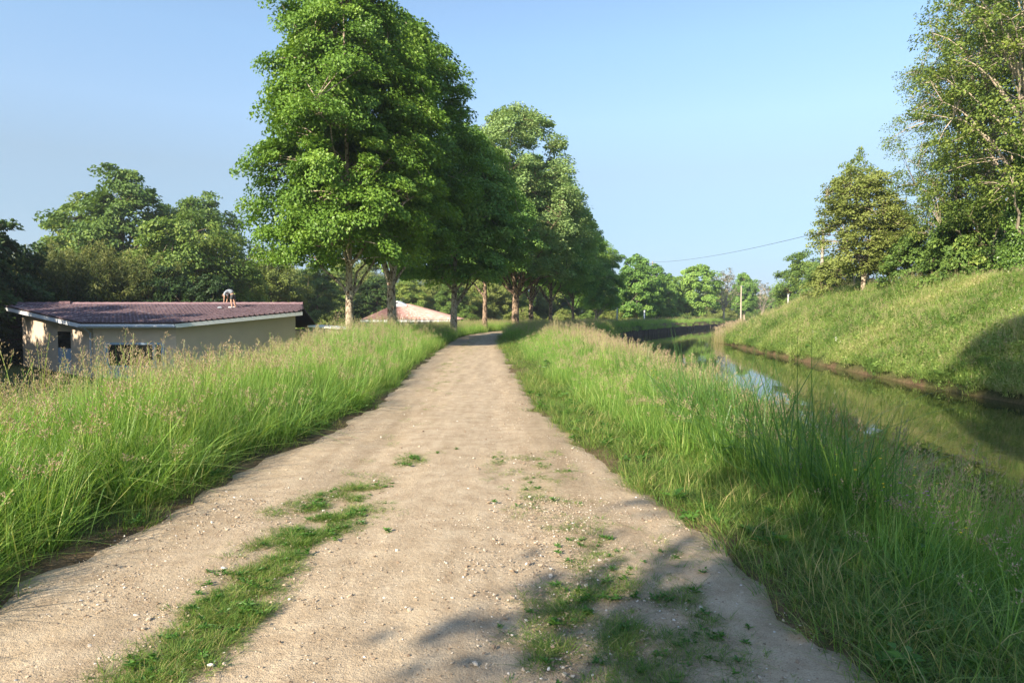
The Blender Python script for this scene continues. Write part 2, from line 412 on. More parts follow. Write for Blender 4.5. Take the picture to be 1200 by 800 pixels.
def seedheads(mb, n, h, hvar, rad_, mi_stem, mi_seed, headlen=.2, spread=.05, nk=22, size=.0165, lean=.16, rng=R):
    for _ in range(n):
        a = rng.uniform(0, 6.28); r = rad_*math.sqrt(rng.uniform()); da = rng.uniform(0, 6.28)
        H = h*rng.uniform(1-hvar, 1+hvar); ln = abs(rng.normal(lean, lean*.6)); dv = np.array([math.cos(da), math.sin(da), 0])
        u = np.linspace(0, 1, 5)[:, None]
        P = np.array([r*math.cos(a), r*math.sin(a), -.03]) + dv*H*ln*u**2 + np.array([0, 0, H])*u
        sd = np.array([-dv[1], dv[0], 0])*.0022
        V = np.stack([P - sd, P + sd], 1).reshape(-1, 3)
        mb.add(V, [[2*k, 2*k+1, 2*k+3, 2*k+2] for k in range(4)], rng.uniform(.55, .95), mi_stem)
        hl = headlen*rng.uniform(.7, 1.25); tt = rng.uniform(0, 1, nk)
        s = 1 - tt*hl/H
        C = P[0] + dv*H*ln*(s**2)[:, None] + np.array([0, 0, H])*s[:, None]
        off = rng.normal(0, 1, (nk, 3)); off[:, 2] = np.abs(off[:, 2])*.6
        C = C + off*spread*(.25 + tt*(1.2 - tt))[:, None]
        A = off*.5 + np.array([0, 0, 1.]) + dv*.3
        leafquads(mb, C, A, rng.normal(0, 1, (nk, 3)), size*rng.uniform(1.2, 2.6, nk), size*.6, np.clip(rng.normal(.5, .25, nk), 0, 1), mi_seed)

def clump(f, mats):
    mb = MB(); f(mb); return mb.mesh('clump', mats)

def tall(h, n, rr, w=.008, seed=0.):
    def f(mb):
        blades(mb, n, h, .34, rr, w, .10, .15)
        blades(mb, n//2, h*.55, .45, rr*1.1, w*1.5, .32, .4, .35); blades(mb, n//7, h*.8, .3, rr, w*.7, .25, .3, .95, .05)
        if seed: seedheads(mb, int(seed), h*1.12, .16, rr, 0, 1)
    return clump(f, [M['grass'], M['seed']])
TALL = [tall(.80, 46, .20), tall(.88, 40, .24, .006, 2), tall(.74, 52, .22, .008), tall(.84, 44, .22, .007, 1), tall(.92, 36, .2, .006, 3)]
TALLFAR = [tall(.86, 60, .42, .012, 4), tall(.80, 64, .45, .013, 2), tall(.9, 56, .4, .012, 7)]
def seedy(h, n, mseed, spread, nk=24):
    def f(mb):
        seedheads(mb, n, h, .14, .22, 0, 1, .24, spread, nk)
        blades(mb, 14, h*.7, .3, .2, .006, .15, .25, .65)
    return clump(f, [M['grass'], mseed])
SEEDY = [seedy(1.12, 7, M['seed'], .05), seedy(1.2, 6, M['seed'], .065, 30), seedy(1.05, 8, M['seed'], .04)]
PINKY = [seedy(1.0, 11, M['seedpink'], .028, 30), seedy(.92, 12, M['seedpink'], .024, 26), seedy(1.08, 9, M['seed'], .035, 26)]
def sedge(h, n):
    return clump(lambda mb: blades(mb, n, h, .35, .22, .011, .16, .38, .5, .25, 5), [M['sedge']])
SEDGE = [sedge(1.0, 46), sedge(1.15, 40), sedge(.9, 52)]
def arch(h, n):
    return clump(lambda mb: blades(mb, n, h, .4, .10, .017, .45, .6, .45, .25, 5), [M['grass']])
ARCH = [arch(.55, 26), arch(.48, 30), arch(.62, 22)]
def short(h, n, rr, w=.005):
    return clump(lambda mb: blades(mb, n, h, .5, rr, w, .45, .55, .45, .26, 2), [M['verge']])
SHORT = [short(.10, 46, .12), short(.13, 40, .12), short(.085, 54, .13), short(.15, 34, .11)]
PATCH = [short(.07, 44, .09), short(.085, 40, .08), short(.055, 48, .10)]
def weed(n, L, W, hh):
    def f(mb):
        a = R.uniform(0, 6.28, n); r = R.uniform(.02, .11, n)
        C = np.stack([r*np.cos(a), r*np.sin(a), hh*R.uniform(.2, 1, n)], 1); A = np.stack([np.cos(a), np.sin(a), R.uniform(-.1, .7, n)], 1)
        leafquads(mb, C, A, np.array([0, 0, 1.]) + R.normal(0, .25, (n, 3)), L*R.uniform(.7, 1.3, n), W, R.uniform(0, 1, n), 0)
    return clump(f, [M['broad']])
WEED = [weed(16, .09, .05, .06), weed(22, .07, .04, .09), weed(12, .13, .05, .10)]
DOCK = [weed(26, .24, .085, .30), weed(34, .14, .06, .42), weed(30, .18, .07, .35)]
def bankc(h, n, rr, w, seed):
    def f(mb):
        blades(mb, n, h, .4, rr, w, .32, .5)
        nl = n//2; a = R.uniform(0, 6.28, nl); r = rr*np.sqrt(R.uniform(0, 1, nl))
        C = np.stack([r*np.cos(a), r*np.sin(a), h*R.uniform(.15, .75, nl)], 1)
        leafquads(mb, C, R.normal(0, 1, (nl, 3)), np.array([0, 0, .8]) + R.normal(0, .5, (nl, 3)), R.uniform(.06, .13, nl), .05, np.clip(R.normal(.4, .2, nl), 0, 1), 0)
        if seed: seedheads(mb, seed, h*1.35, .2, rr, 0, 1, .16, .035, 14, .016)
    return clump(f, [M['bank'], M['seed']])
BANK = [bankc(.34, 60, .30, .011, 1), bankc(.28, 66, .34, .012, 0), bankc(.40, 54, .30, .010, 2), bankc(.25, 60, .32, .013, 0)]
def reed(h, n):
    def f(mb):
        blades(mb, n, h, .25, .3, .022, .12, .18, .5, .3, 3, 0)
        seedheads(mb, n//5, h*1.1, .1, .3, 0, 1, .3, .06, 16, .04)
    return clump(f, [M['straw'], M['plume']])
REED = [reed(1.5, 40), reed(1.7, 34)]

def pick(n, x0, x1, y0, y1, fn, cull=True):
    """n candidate points in a rectangle; fn(x,y,z,d,s,dc,sc) -> chance to keep"""
    x = R.uniform(x0, x1, n); y = R.uniform(y0, y1, n)
    if cull:
        k = (np.abs(x) < .80*np.maximum(y, 0) + 4.5) & (y > -1.5); x, y = x[k], y[k]
    z, d, s, dc, sc = ground(x, y, True)
    k = R.uniform(0, 1, len(x)) < fn(x, y, z, d, s, dc, sc)
    return np.stack([x[k], y[k], z[k]], 1)

# ------------------------------------------------------------------ the ground, path and water
def axis(bands):
    out = []
    for a, b, st in bands: out += list(np.arange(a, b, st))
    return np.array(out + [bands[-1][1]])
gx = axis([(-1000, -400, 100), (-400, -120, 20), (-120, -40, 4), (-40, -14, 1), (-14, -4.5, .45), (-4.5, 2, .5), (2, 36, .4), (36, 60, 1), (60, 120, 4), (120, 400, 20), (400, 1000, 100)])
gy = axis([(-300, -60, 20), (-60, -12, 3), (-12, -3, 1), (-3, 40, .45), (40, 100, .7), (100, 180, 2), (180, 400, 8), (400, 1200, 80)])
X, Y = np.meshgrid(gx, gy)
x, y = X.ravel(), Y.ravel()
z, d, s, dc, sc = ground(x, y, True)
hw = half_width(s)
z = z - .07 * (1 - sstep(hw - .25, hw + .02, np.abs(d)))
far = np.maximum(np.abs(x), np.abs(y))
soil = .9 * (1 - sstep(hw + .05, hw + .9, np.abs(d))) + .95 * ((dc > 5) & (z < -1.05) & (dc < 7)) + .8 * ((dc < -4.5) & (dc > -7) & (z < -.9))
nx, ny = len(gx), len(gy)
i = (np.arange(ny-1)[:, None]*nx + np.arange(nx-1)[None]).ravel()
mb = MB(); mb.add(np.stack([x, y, z], 1), np.stack([i, i+1, i+nx+1, i+nx], 1), soil)
tag(mb.build('ground', M['ground'], smooth=True), kind='structure')

def islands(x, y, z, d, s, dc, sc):
    f = 0
    for (px, py, rx, ry, w) in ((-1.62, 2.75, .20, .45, 1), (-1.55, 3.45, .20, .40, 1), (-1.62, 4.3, .22, .45, 1), (-1.45, 5.2, .26, .45, .8), (-1.35, 6.0, .22, .5, .45), (-1.5, 5.6, .5, .5, .18),
                                (.62, 2.95, .42, .40, 1), (.70, 3.6, .42, .4, .75), (.35, 3.3, .3, .5, .35), (.5, 5.0, .28, .4, .22), (.35, 6.2, .35, .7, .14), (.15, 7.3, .4, .9, .10), (.75, 4.4, .35, .4, .4),
                                (-1.1, 7.4, .12, .3, .4), (-.78, 8.0, .12, .3, .4), (-1.5, 9.5, .3, 1.2, .16), (-1.2, 12, .3, 2.2, .22), (-1.5, 17, .35, 4, .25), (-1.9, 26, .35, 7, .35), (-2.3, 40, .4, 9, .45)):
        f = f + w*np.exp(-((x-px)/rx)**4 - ((y-py)/ry)**4)
    f = f + np.exp(-((x+1.56+.10*wob(y, y, 1.1))/(.13+.09*wob(y, x*.2, .6)))**4)*(1-.92*sstep(3.6, 5.6, y))*sstep(-.5, .4, wob(x*.6, y*.6, .45)+.30)
    return np.clip(f*sstep(-.5, .35, wob(x, y, .35) + .5*wob(x, y, .12)), 0, 1)

# path: its own sheet a few mm above the turf, edges tucked under it
seg = PATH[(PATH[:, 1] > -14) & (PATH[:, 1] < 112)]
tt = np.concatenate([[0], np.cumsum(np.linalg.norm(np.diff(seg, axis=0), axis=1))])
q = np.concatenate([np.arange(0, 60, .2), np.arange(60, min(tt[-1], 190), .6)])
cx, cy = np.interp(q, tt, seg[:, 0]), np.interp(q, tt, seg[:, 1])
tx, ty = np.gradient(cx), np.gradient(cy); L = np.hypot(tx, ty); tx /= L; ty /= L
nl = 44
lat = np.linspace(-1, 1, nl)[None] * (half_width(cy)[:, None] + .22)
x = (cx[:, None] + ty[:, None]*lat).ravel(); y = (cy[:, None] - tx[:, None]*lat).ravel()
al = np.abs(lat).ravel(); hwq = np.repeat(half_width(cy), nl)
edge = sstep(-.14, .16, al - hwq + .16*wob(x, y, .8) + .08*wob(x+9, y, .3))
zz = ground(x, y) + .004 + .008*wob(x, y, .9) + .004*wob(x, y, .25) - .055*edge - .022*np.exp(-((lat.ravel()+.75)/.32)**2) - .018*np.exp(-((lat.ravel()-.75)/.30)**2)
track = np.exp(-((lat.ravel()+.15 + .15*wob(x, y, 6))/1.0)**2) * .3
zz += .015*(np.abs(lat.ravel()) < .3) * 0
ll = lat.ravel()
rough = .12 + .75*edge + .35*np.exp(-((ll + .85)/.25)**2) + .55*np.exp(-((ll - 1.35)/.35)**2) - .1
i = (np.arange(len(q)-1)[:, None]*nl + np.arange(nl-1)[None]).ravel()
rough = rough + .55*islands(x, y, 0, 0, 0, 0, 0)
mb = MB(); mb.add(np.stack([x, y, zz], 1), np.stack([i, i+1, i+nl+1, i+nl], 1), np.clip(rough, 0, 1))
tag(mb.build('path', M['path'], smooth=True), kind='structure')

# canal water
tt = np.concatenate([[0], np.cumsum(np.linalg.norm(np.diff(CANAL, axis=0), axis=1))])
q = np.arange(0, tt[-1], 1.5); cx, cy = np.interp(q, tt, CANAL[:, 0]), np.interp(q, tt, CANAL[:, 1])
tx, ty = np.gradient(cx), np.gradient(cy); L = np.hypot(tx, ty); tx /= L; ty /= L
lat = np.linspace(-6.6, 6.6, 9)[None]
mb = MB(); nl = 9
x = (cx[:, None] + ty[:, None]*lat).ravel(); y = (cy[:, None] - tx[:, None]*lat).ravel()
i = (np.arange(len(q)-1)[:, None]*nl + np.arange(nl-1)[None]).ravel()
mb.add(np.stack([x, y, np.full(len(x), -1.4)], 1), np.stack([i, i+1, i+nl+1, i+nl], 1))
tag(mb.build('water', M['water'], smooth=True), kind='structure')

# ------------------------------------------------------------------ grass and ground cover
def left_tall(x, y, z, d, s, dc, sc):
    e = half_width(s) + .16 + .14*wob(x, y, 1.6)
    return sstep(0, .35, -d - e) * (1 - sstep(9.5, 12.5, -d)) * (d < 0)
def right_tall(x, y, z, d, s, dc, sc):
    e = half_width(s) + .75 + .25*wob(x, y, 2) - .3*sstep(14, 40, s)
    return sstep(0, .5, d - e) * (dc < -5.5) * (z > -1.36) * (d > 0)
def dens(lo, hi):
    return lambda y: hi
bands = [(-1.5, 9, 34), (9, 20, 26), (20, 42, 14)]
Ps, Ss = [], []
for y0, y1, D in bands:
    for fn, x0, x1 in ((left_tall, -16, -1.5), (right_tall, .5, 13)):
        P = pick(int(D*(x1-x0)*(y1-y0)), x0, x1, y0, y1, fn); Ps.append(P)
P = np.vstack(Ps)
zz, d, s, dc, sc = ground(P[:, 0], P[:, 1], True)
prof = np.where(d < 0, .50 + .40*sstep(.2, 1.5, -d - half_width(s)), .42 + .50*sstep(.9, 3.0, d - half_width(s)))
prof = prof + .20*(d < 0)*sstep(13, 22, P[:, 1]) + .20*(d < 0)*sstep(17, 24, P[:, 1])*sstep(2.6, 4, -d) - .30*(d < 0)*sstep(3.4, 5, -d)*(1 - sstep(20, 28, P[:, 1]))
prof = prof + .32*(d > 0)*sstep(-8.6, -6.6, dc)*(1 - sstep(7, 11, P[:, 1])) - .16*(d > 0)*sstep(-8.6, -6.6, dc)*sstep(12, 18, P[:, 1])
hs = prof * (1 + .15*wob(P[:, 0], P[:, 1], 2.3) + .10*wob(P[:, 0]+7, P[:, 1], .7)) * R.uniform(.78, 1.15, len(P))
scatter('tall_meadow_grass', 'tall green meadow grass on both verges of the sandy path', 'grass', P, np.stack([.9+.2*hs, .9+.2*hs, hs], 1), TALL)
Ps = []
for y0, y1, D in ((40, 80, 7), (80, 130, 3.5), (130, 190, 1.4)):
    Ps.append(pick(int(D*26*(y1-y0)*1.6), -16, 60 if y0 > 70 else 26, y0, y1, lambda *a: np.clip(left_tall(*a) + right_tall(*a), 0, 1)))
P = np.vstack(Ps); hs = R.uniform(.8, 1.1, len(P)) * (.92 + .12*wob(P[:, 0], P[:, 1], 5))
scatter('distant_meadow_grass', 'tall meadow grass further along the path under the row of trees', 'grass', P, hs, TALLFAR)
# seed heads
def seed_chance(x, y, z, d, s, dc, sc):
    l = .5 * left_tall(x, y, z, d, s, dc, sc) * sstep(1.6, 4.2, -d - half_width(s)) * (.5 + .5*sstep(-6, -3, -y + 9))
    r = right_tall(x, y, z, d, s, dc, sc) * sstep(1.6, 3.4, d - half_width(s)) * .40 * sstep(8, 16, s)
    return np.clip(l + r, 0, 1)
P = np.vstack([pick(950, -13, -3, 3, 14, seed_chance), pick(1300, -12, -3, 14, 42, seed_chance), pick(1500, 1, 9, 6, 45, seed_chance)])
scatter('flowering_grass_stems', 'beige flowering grass heads standing above the meadow grass', 'grass', P, R.uniform(.66, 1.08, len(P)), SEEDY, .1)
def pink_chance(x, y, z, d, s, dc, sc):
    return right_tall(x, y, z, d, s, dc, sc) * sstep(2.2, 4.5, d - half_width(s)) * sstep(9, 14, y) * sstep(-.2, .5, wob(x, y, 4) + .25)
P = pick(2600, 1.5, 9, 8, 36, pink_chance)
scatter('purple_grass_heads', 'pinkish flowering grass heads by the canal edge', 'grass', P, R.uniform(.85, 1.2, len(P)), PINKY, .1)
P = pick(2600, 2.2, 8.5, 3, 26, lambda x, y, z, d, s, dc, sc: right_tall(x, y, z, d, s, dc, sc) * np.clip(sstep(-9.2, -7.2, dc)*sstep(8, 11, y) + .6*sstep(-.1, .5, wob(x, y, 3)), 0, 1))
scatter('waterside_sedge', 'dark green sedge tufts along the near edge of the canal', 'sedge', P, R.uniform(.65, 1.02, len(P))*(.88 + .36*(1 - sstep(7, 11, P[:, 1]))), SEDGE, .15)
P = pick(700, -5.5, -1.5, 1, 12, lambda x, y, z, d, s, dc, sc: left_tall(x, y, z, d, s, dc, sc) * (1 - sstep(.9, 1.5, -d - half_width(s))))
scatter('overhanging_grass', 'broad arching grass blades overhanging the left path edge', 'grass', P, R.uniform(.7, 1.15, len(P)), ARCH)
# short verge
def verge(x, y, z, d, s, dc, sc):
    h = half_width(s); n = .16*wob(x, y, .8)
    r = sstep(-.10, .12, d - h + n) * (1 - sstep(1.0, 1.6, d - h)) * (d > 0)
    l = sstep(.02, .22, -d - h + n) * (1 - sstep(.5, .9, -d - h)) * (d < 0)
    return np.clip(r + .75*l, 0, 1) * (z > -1.2)
P = np.vstack([pick(7500, -4.5, 4.2, .8, 7, verge), pick(6500, -5, 4, 7, 18, verge), pick(7000, -6, 4, 18, 50, verge)])
hs = R.uniform(.7, 1.5, len(P)); hs *= 1 + .5*sstep(14, 40, P[:, 1])
scatter('short_verge_grass', 'short worn grass fringe along both edges of the path', 'grass', P, hs, SHORT)
P = pick(1500, -4, 4.5, 1.2, 14, lambda *a: verge(*a) * .6)
scatter('verge_weeds', 'small broad leaved weeds in the short verge grass', 'weeds', P, R.uniform(.5, 1.0, len(P)), WEED)
P = pick(420, -8, 7, 2, 20, lambda *a: (  .9*right_tall(*a)*(1 - sstep(1.8, 3, a[3]-half_width(a[4]))) + .9*left_tall(*a)*(1 - sstep(.6, 1.2, -a[3]-half_width(a[4])))))
scatter('dock_plants', 'larger leafy dock plants among the verge grass', 'weeds', P, R.uniform(.5, .95, len(P)), DOCK)
# worn grass patches growing on the path
P = np.vstack([pick(30000, -2.5, 1.6, 1.8, 8, islands), pick(9000, -2.8, .8, 8, 48, islands)])
iv_ = islands(P[:, 0], P[:, 1], 0, 0, 0, 0, 0)
scatter('path_grass_patches', 'low grass patches growing on the sandy path', 'grass', P, np.stack([R.uniform(.5, .9, len(P))]*2 + [(.16 + .42*iv_)*R.uniform(.7, 1.2, len(P))], 1), PATCH)
P = pick(4500, -2.5, 1.6, 1.8, 8, lambda *a: islands(*a)*.8)
scatter('path_weeds', 'flat leafy weeds in the grass patches on the path', 'weeds', P, R.uniform(.16, .36, len(P)), WEED)
# stones on the path
def stone_mesh(sd):
    bm = bmesh.new(); bmesh.ops.create_icosphere(bm, subdivisions=1, radius=1)
    rr = np.random.default_rng(sd)
    for v in bm.verts: v.co *= rr.uniform(.7, 1.2)
    bmesh.ops.scale(bm, vec=(1, .75, .45), verts=bm.verts)
    me = bpy.data.meshes.new('stone'); bm.to_mesh(me); bm.free(); me.materials.append(M['stone']); return me
STONES = [stone_mesh(k) for k in range(5)]
def on_path(x, y, z, d, s, dc, sc):
    l = d; return (np.abs(d) < half_width(s) - .05) * np.clip(.22 + .9*np.exp(-((l-1.2)/.45)**2) + .25*sstep(0, .6, wob(x, y, 1.1)) + .4*np.exp(-((l+1.5)/.3)**2), 0, 1)
P = np.vstack([pick(42000, -3, 2, 1.6, 6, on_path), pick(26000, -3, 2, 6, 18, on_path)])
P[:, 2] += .004
sz = np.clip(np.exp(R.normal(-5.55, .55, len(P))), .0015, .026)
scatter('loose_gravel', 'pale loose gravel stones scattered over the path', 'gravel', P, sz, STONES, .3)
# far bank cover
def bank(x, y, z, d, s, dc, sc):
    return (dc > 5.7) * (z > -1.42) * (1 - sstep(22, 30, dc)) * sstep(.0, .2, (z + 1.30) + .34*wob(x, y, 4))
P = np.vstack([pick(26000, 8, 36, 8, 38, lambda *a: bank(*a)), pick(21000, 12, 48, 38, 72, lambda *a: bank(*a)), pick(10000, 18, 90, 72, 130, lambda *a: bank(*a))])
hs = R.uniform(.7, 1.35, len(P)) * (1.05 + .35*wob(P[:, 0], P[:, 1], 3.5)) * (1 + .012*np.maximum(P[:, 1]-25, 0)/1.5)
scatter('embankment_meadow', 'weedy meadow cover on the sunny far bank of the canal', 'grass', P, hs, BANK, .2)
P = pick(2400, 8, 34, 10, 60, lambda *a: bank(*a)*sstep(.25, .7, wob(a[0], a[1], 3)))
scatter('bank_weeds', 'darker leafy weeds in clumps on the far bank', 'weeds', P, R.uniform(.7, 1.2, len(P)), DOCK)
P = np.vstack([pick(3800, 14, 40, 14, 85, lambda *a: bank(*a)*sstep(9.0, 12.5, a[5])*(1 - sstep(18, 22, a[5])))])
scatter('crest_grass', 'pale tall grass along the crest of the far bank', 'grass', P, R.uniform(.5, .8, len(P)), TALLFAR)
P = pick(2600, 6, 40, 58, 140, lambda x, y, z, d, s, dc, sc: (dc < -5.1)*(dc > -6.6)*1.0)
P[:, 2] = np.maximum(P[:, 2], -.62)
scatter('overhanging_bank_grass', 'grass hanging over the top of the timber bank wall', 'grass', P, R.uniform(.45, .75, len(P)), TALLFAR, .35)
FL = [clump(lambda mb: leafquads(mb, np.array([[0, 0, 0.]]), np.array([[1., 0, 0]]), np.array([[0, 0, 1.]]), .09, .05, .5), [M['straw']])]
P = pick(900, 5, 26, 7, 70, lambda x, y, z, d, s, dc, sc: (np.abs(dc) < 5.2)*(.12 + .9*sstep(3.6, 5.0, np.abs(dc)))*sstep(0, .5, wob(x, y, 3)))
P[:, 2] = -1.393
scatter('floating_leaves', 'bits of leaf floating on the canal water', 'leaves', P, R.uniform(.4, 1.3, len(P)), FL, .02)
def flower_mesh(mat, n, sz, h, flat=False, stems='grass'):
    def f(mb):
        for _ in range(n):
            a = R.uniform(0, 6.28); r = .14*math.sqrt(R.uniform()); hh = h*R.uniform(.8, 1.15)
            c = np.array([r*math.cos(a), r*math.sin(a), hh])
            sd = np.array([.0015, 0, 0])
            mb.add([c*[1, 1, 0]-sd, c*[1, 1, 0]+sd, c+sd, c-sd], [[0, 1, 2, 3]], .4, 0)
            k = 6; b = np.arange(k)*6.283/k
            A = np.stack([np.cos(b), np.sin(b), .25 + 0*b], 1)
            leafquads(mb, c + A*sz*.5, A, np.array([0, 0, 1.]) - A*.3*[1, 1, 0] + 0*A, sz, sz*.8, .5, 1)
    return clump(f, [M['grass'], mat])
BUT = [flower_mesh(M['yellow'], 2, .011, .55), flower_mesh(M['yellow'], 3, .011, .62)]
def blob(cx_, cy_, rx, ry): return lambda x, y, z, d, s, dc, sc: np.exp(-((x-cx_)/rx)**2 - ((y-cy_)/ry)**2) * right_tall(x, y, z, d, s, dc, sc)
P = np.vstack([pick(170, 1.5, 5.5, 3.5, 8.5, blob(2.9, 5.2, .8, 1.0)), pick(700, -1, 4, 18, 34, lambda x, y, z, d, s, dc, sc: np.exp(-((x-1.25)/.5)**2 - ((y-23)/3.2)**2)), pick(60, 1, 6, 5, 16, right_tall)])
scatter('buttercups', 'small yellow buttercups in the right verge grass', 'flowers', P, R.uniform(.8, 1.25, len(P)), BUT)
CLO = [flower_mesh(M['purple'], 4, .012, .55), flower_mesh(M['purple'], 3, .014, .62)]
P = np.vstack([pick(60, 1, 6, 7.5, 14, lambda *a: right_tall(*a)*sstep(.1, .6, wob(a[0], a[1], 2))), pick(60, 1.5, 5, 3, 7.5, lambda *a: .5*right_tall(*a))])
scatter('clover_flowers', 'purple clover heads in the right verge grass', 'flowers', P, R.uniform(.8, 1.2, len(P)), CLO)
UMB = [flower_mesh(M['whitepetal'], 6, .03, .55), flower_mesh(M['whitepetal'], 8, .026, .62)]
P = np.vstack([pick(420, 12, 34, 14, 66, lambda *a: bank(*a)*sstep(.2, .7, wob(a[0]+5, a[1], 4)))])
scatter('white_umbels', 'white flower heads dotted over the far bank', 'flowers', P, R.uniform(.8, 1.3, len(P)), UMB)
# straw coloured reeds at the bend of the far bank, and pink plumes behind them
P = pick(2600, 17, 42, 64, 104, lambda x, y, z, d, s, dc, sc: (dc > 4.9) * (1 - sstep(5.9, 9.5, dc)) * sstep(66, 74, y) * .6)
P[:, 2] = np.maximum(P[:, 2], -1.35)
scatter('straw_reeds', 'straw coloured reeds at the bend of the far bank', 'reeds', P, R.uniform(.45, .85, len(P)), REED)

# ------------------------------------------------------------------ trees
def tree_meshes(seed, H, cb, Rr, nspray, nleaf, lsz, spr, tr, leaf, bark, prof='egg', fork=0, droop=.35, gap=.25, nlimb=22, up=.5, rho_p=.38, topfrac=.9, kx=1., trunk_top=.86, flat=.45, ivy=0, twigr=1.0):
    g = np.random.default_rng(seed)
    tk = MB(); cr = MB()
    lean = g.normal(0, .02, 2)
    def stem(p0, p1, r0, r1, n=9, wb=.12, k=9):
        u = np.linspace(0, 1, n)[:, None]
        P = np.array(p0) + (np.array(p1) - np.array(p0))*u
        w = np.cumsum(g.normal(0, wb, (n, 3)), 0)*.35; w[:, 2] = 0; w -= w[0]
        P = P + w*u; rr = r0 + (r1-r0)*u[:, 0]**.8
        return P, rr
    stems = []
    top = H*trunk_top
    if fork:
        fz = cb*.62
        P, rr = stem((0, 0, -.4), (lean[0]*fz, lean[1]*fz, fz), tr*1.12, tr*.85, 6, .03); rr[0] *= 1.35; rr[1] *= 1.1
        tk.tube(P, rr, 10)
        for k in range(fork):
            a = k*6.28/fork + g.uniform(-.5, .5); sp = Rr*g.uniform(.18, .34)
            Q, rq = stem(P[-1] - [0, 0, .12], (sp*math.cos(a), sp*math.sin(a), top*g.uniform(.8, 1)), tr*.66, tr*.12, 10, .22)
            # flare outwards early
            u = np.linspace(0, 1, 10)[:, None]; Q[:, :2] += (np.array([math.cos(a), math.sin(a)])*sp*.7)*np.sin(u*3.14)*.6
            tk.tube(Q, rq, 8); stems.append((Q, rq))
    else:
        P, rr = stem((0, 0, -.4), (lean[0]*top, lean[1]*top, top), tr, tr*.10, 12, .10); rr[0] *= 1.4; rr[1] *= 1.05
        tk.tube(P, rr, 10); stems.append((P, rr))
    if prof == 'egg': pf = lambda t: np.clip(np.sin(np.pi*np.clip(.13+.87*t, 0, 1)**.80), .0, 1)**.62
    elif prof == 'tear': pf = lambda t: np.minimum(.80+1.2*t, 1)*np.clip(1-t**4.6, 0, 1)**.8
    elif prof == 'vase': pf = lambda t: (.26+.74*t**.8)*np.clip((1.02-t)*5, 0, 1)**.5
    elif prof == 'round': pf = lambda t: np.sqrt(np.clip(1-(2*t-1)**2, 0, 1))*.97+.03
    elif prof == 'tall': pf = lambda t: (.55+.45*np.sin(np.pi*t**.8))*np.clip((1-t)*4, 0, 1)**.5
    elif prof == 'cone': pf = lambda t: np.clip(1.02-t, 0, 1)**.7*np.clip(t*6+.35, 0, 1)
    elif prof == 'bush': pf = lambda t: np.clip(1-t**2.2, 0, 1)**.6
    lob = g.uniform(0, 6.28, 6)
    T, A = [], []
    while len(T) < nspray:
        t = g.uniform(0, 1)
        if g.uniform() < pf(t): T.append(t); A.append(g.uniform(0, 6.28))
    T = np.array(T); A = np.array(A)
    lobes = 1 + .13*np.sin(3*A + lob[0] + 4*T) + .11*np.sin(5*A + lob[1] - 7*T) + .09*np.sin(2*A + 9*T + lob[2]) + g.normal(0, .05, nspray)
    rho = Rr*pf(T)*lobes*g.uniform(0.02, 1, nspray)**rho_p
    zc = cb + T*(H-cb)
    C = np.stack([rho*np.cos(A)*kx, rho*np.sin(A), zc], 1)
    C[:, :2] += lean*zc[:, None]
    gapn = np.sin(C[:, 0]*1.3+lob[3])*np.sin(C[:, 1]*1.3+lob[4])*np.sin(C[:, 2]*1.1+lob[5])
    C = C[gapn > -1 + gap*1.2] if gap else C
    # limbs
    order = g.permutation(len(C))[:nlimb]
    LP = []
    for k in order:
        e = C[k]; st, rs = stems[g.integers(len(stems))]
        z0 = np.clip(e[2] - up*np.linalg.norm(e[:2]) - g.uniform(.3, 1.5), cb*.55, top*.97)
        j = np.argmin(np.abs(st[:, 2]-z0)); b = st[j]
        u = np.linspace(0, 1, 7)[:, None]
        P = b + (e-b)*u; P[:, 2] += np.sin(u[:, 0]*3.14)*.10*np.linalg.norm(e-b); P[1:-1] += g.normal(0, .10, (5, 3))
        r0 = min(rs[j]*.6, tr*.42)
        tk.tube(P, r0 + (.02*twigr-r0)*u[:, 0]**.7, 6); LP.append(P[2:])
    for st, rs in stems: LP.append(st[3:])
    LPa = np.concatenate(LP)
    for c in C:
        dd = np.linalg.norm((LPa-c)*[1, 1, 1.3] + [0, 0, .4], axis=1); b = LPa[dd.argmin()]
        m = (b+c)/2 + g.normal(0, .08, 3) + [0, 0, .08]
        tk.tube([b, m, c], np.array([.03, .02, .008])*twigr, 4)
    # sprays of leaves
    n = len(C)*nleaf
    az = np.arctan2(C[:, 1], C[:, 0]) + g.normal(0, .5, len(C))
    o = np.stack([np.cos(az), np.sin(az), -droop + g.normal(0, .18, len(C))], 1); o /= np.linalg.norm(o, axis=1)[:, None]
    sd = np.stack([-np.sin(az), np.cos(az), 0*az], 1); up_ = np.cross(o, sd)
    up_ *= np.sign(up_[:, 2:3] + 1e-6)
    ss = spr*g.uniform(.65, 1.3, len(C))
    q = g.normal(0, 1, (len(C), nleaf, 3)); q /= np.linalg.norm(q, axis=2)[..., None]; q *= g.uniform(0, 1, (len(C), nleaf, 1))**.45
    q *= (ss[:, None, None]*np.array([1.05, .95, flat]))
    q[..., 2] -= .35*(q[..., 0]**2 + q[..., 1]**2)/ss[:, None]*droop*1.5
    Cl = C[:, None] + q[..., 0:1]*o[:, None] + q[..., 1:2]*sd[:, None] + q[..., 2:3]*up_[:, None]
    Al = o[:, None]*.9 + q/ss[:, None, None]*.7 + g.normal(0, .45, q.shape) - np.array([0, 0, .35])
    Nl = up_[:, None]*.9 + o[:, None]*.35 + g.normal(0, .42, q.shape)
    tint = np.clip(.42 + g.normal(0, .16, (len(C), 1)) + g.normal(0, .16, (len(C), nleaf)), 0, 1)
    L = lsz*g.uniform(.65, 1.25, n)
    leafquads(cr, Cl.reshape(-1, 3), Al.reshape(-1, 3), Nl.reshape(-1, 3), L, L*.74, tint.ravel())
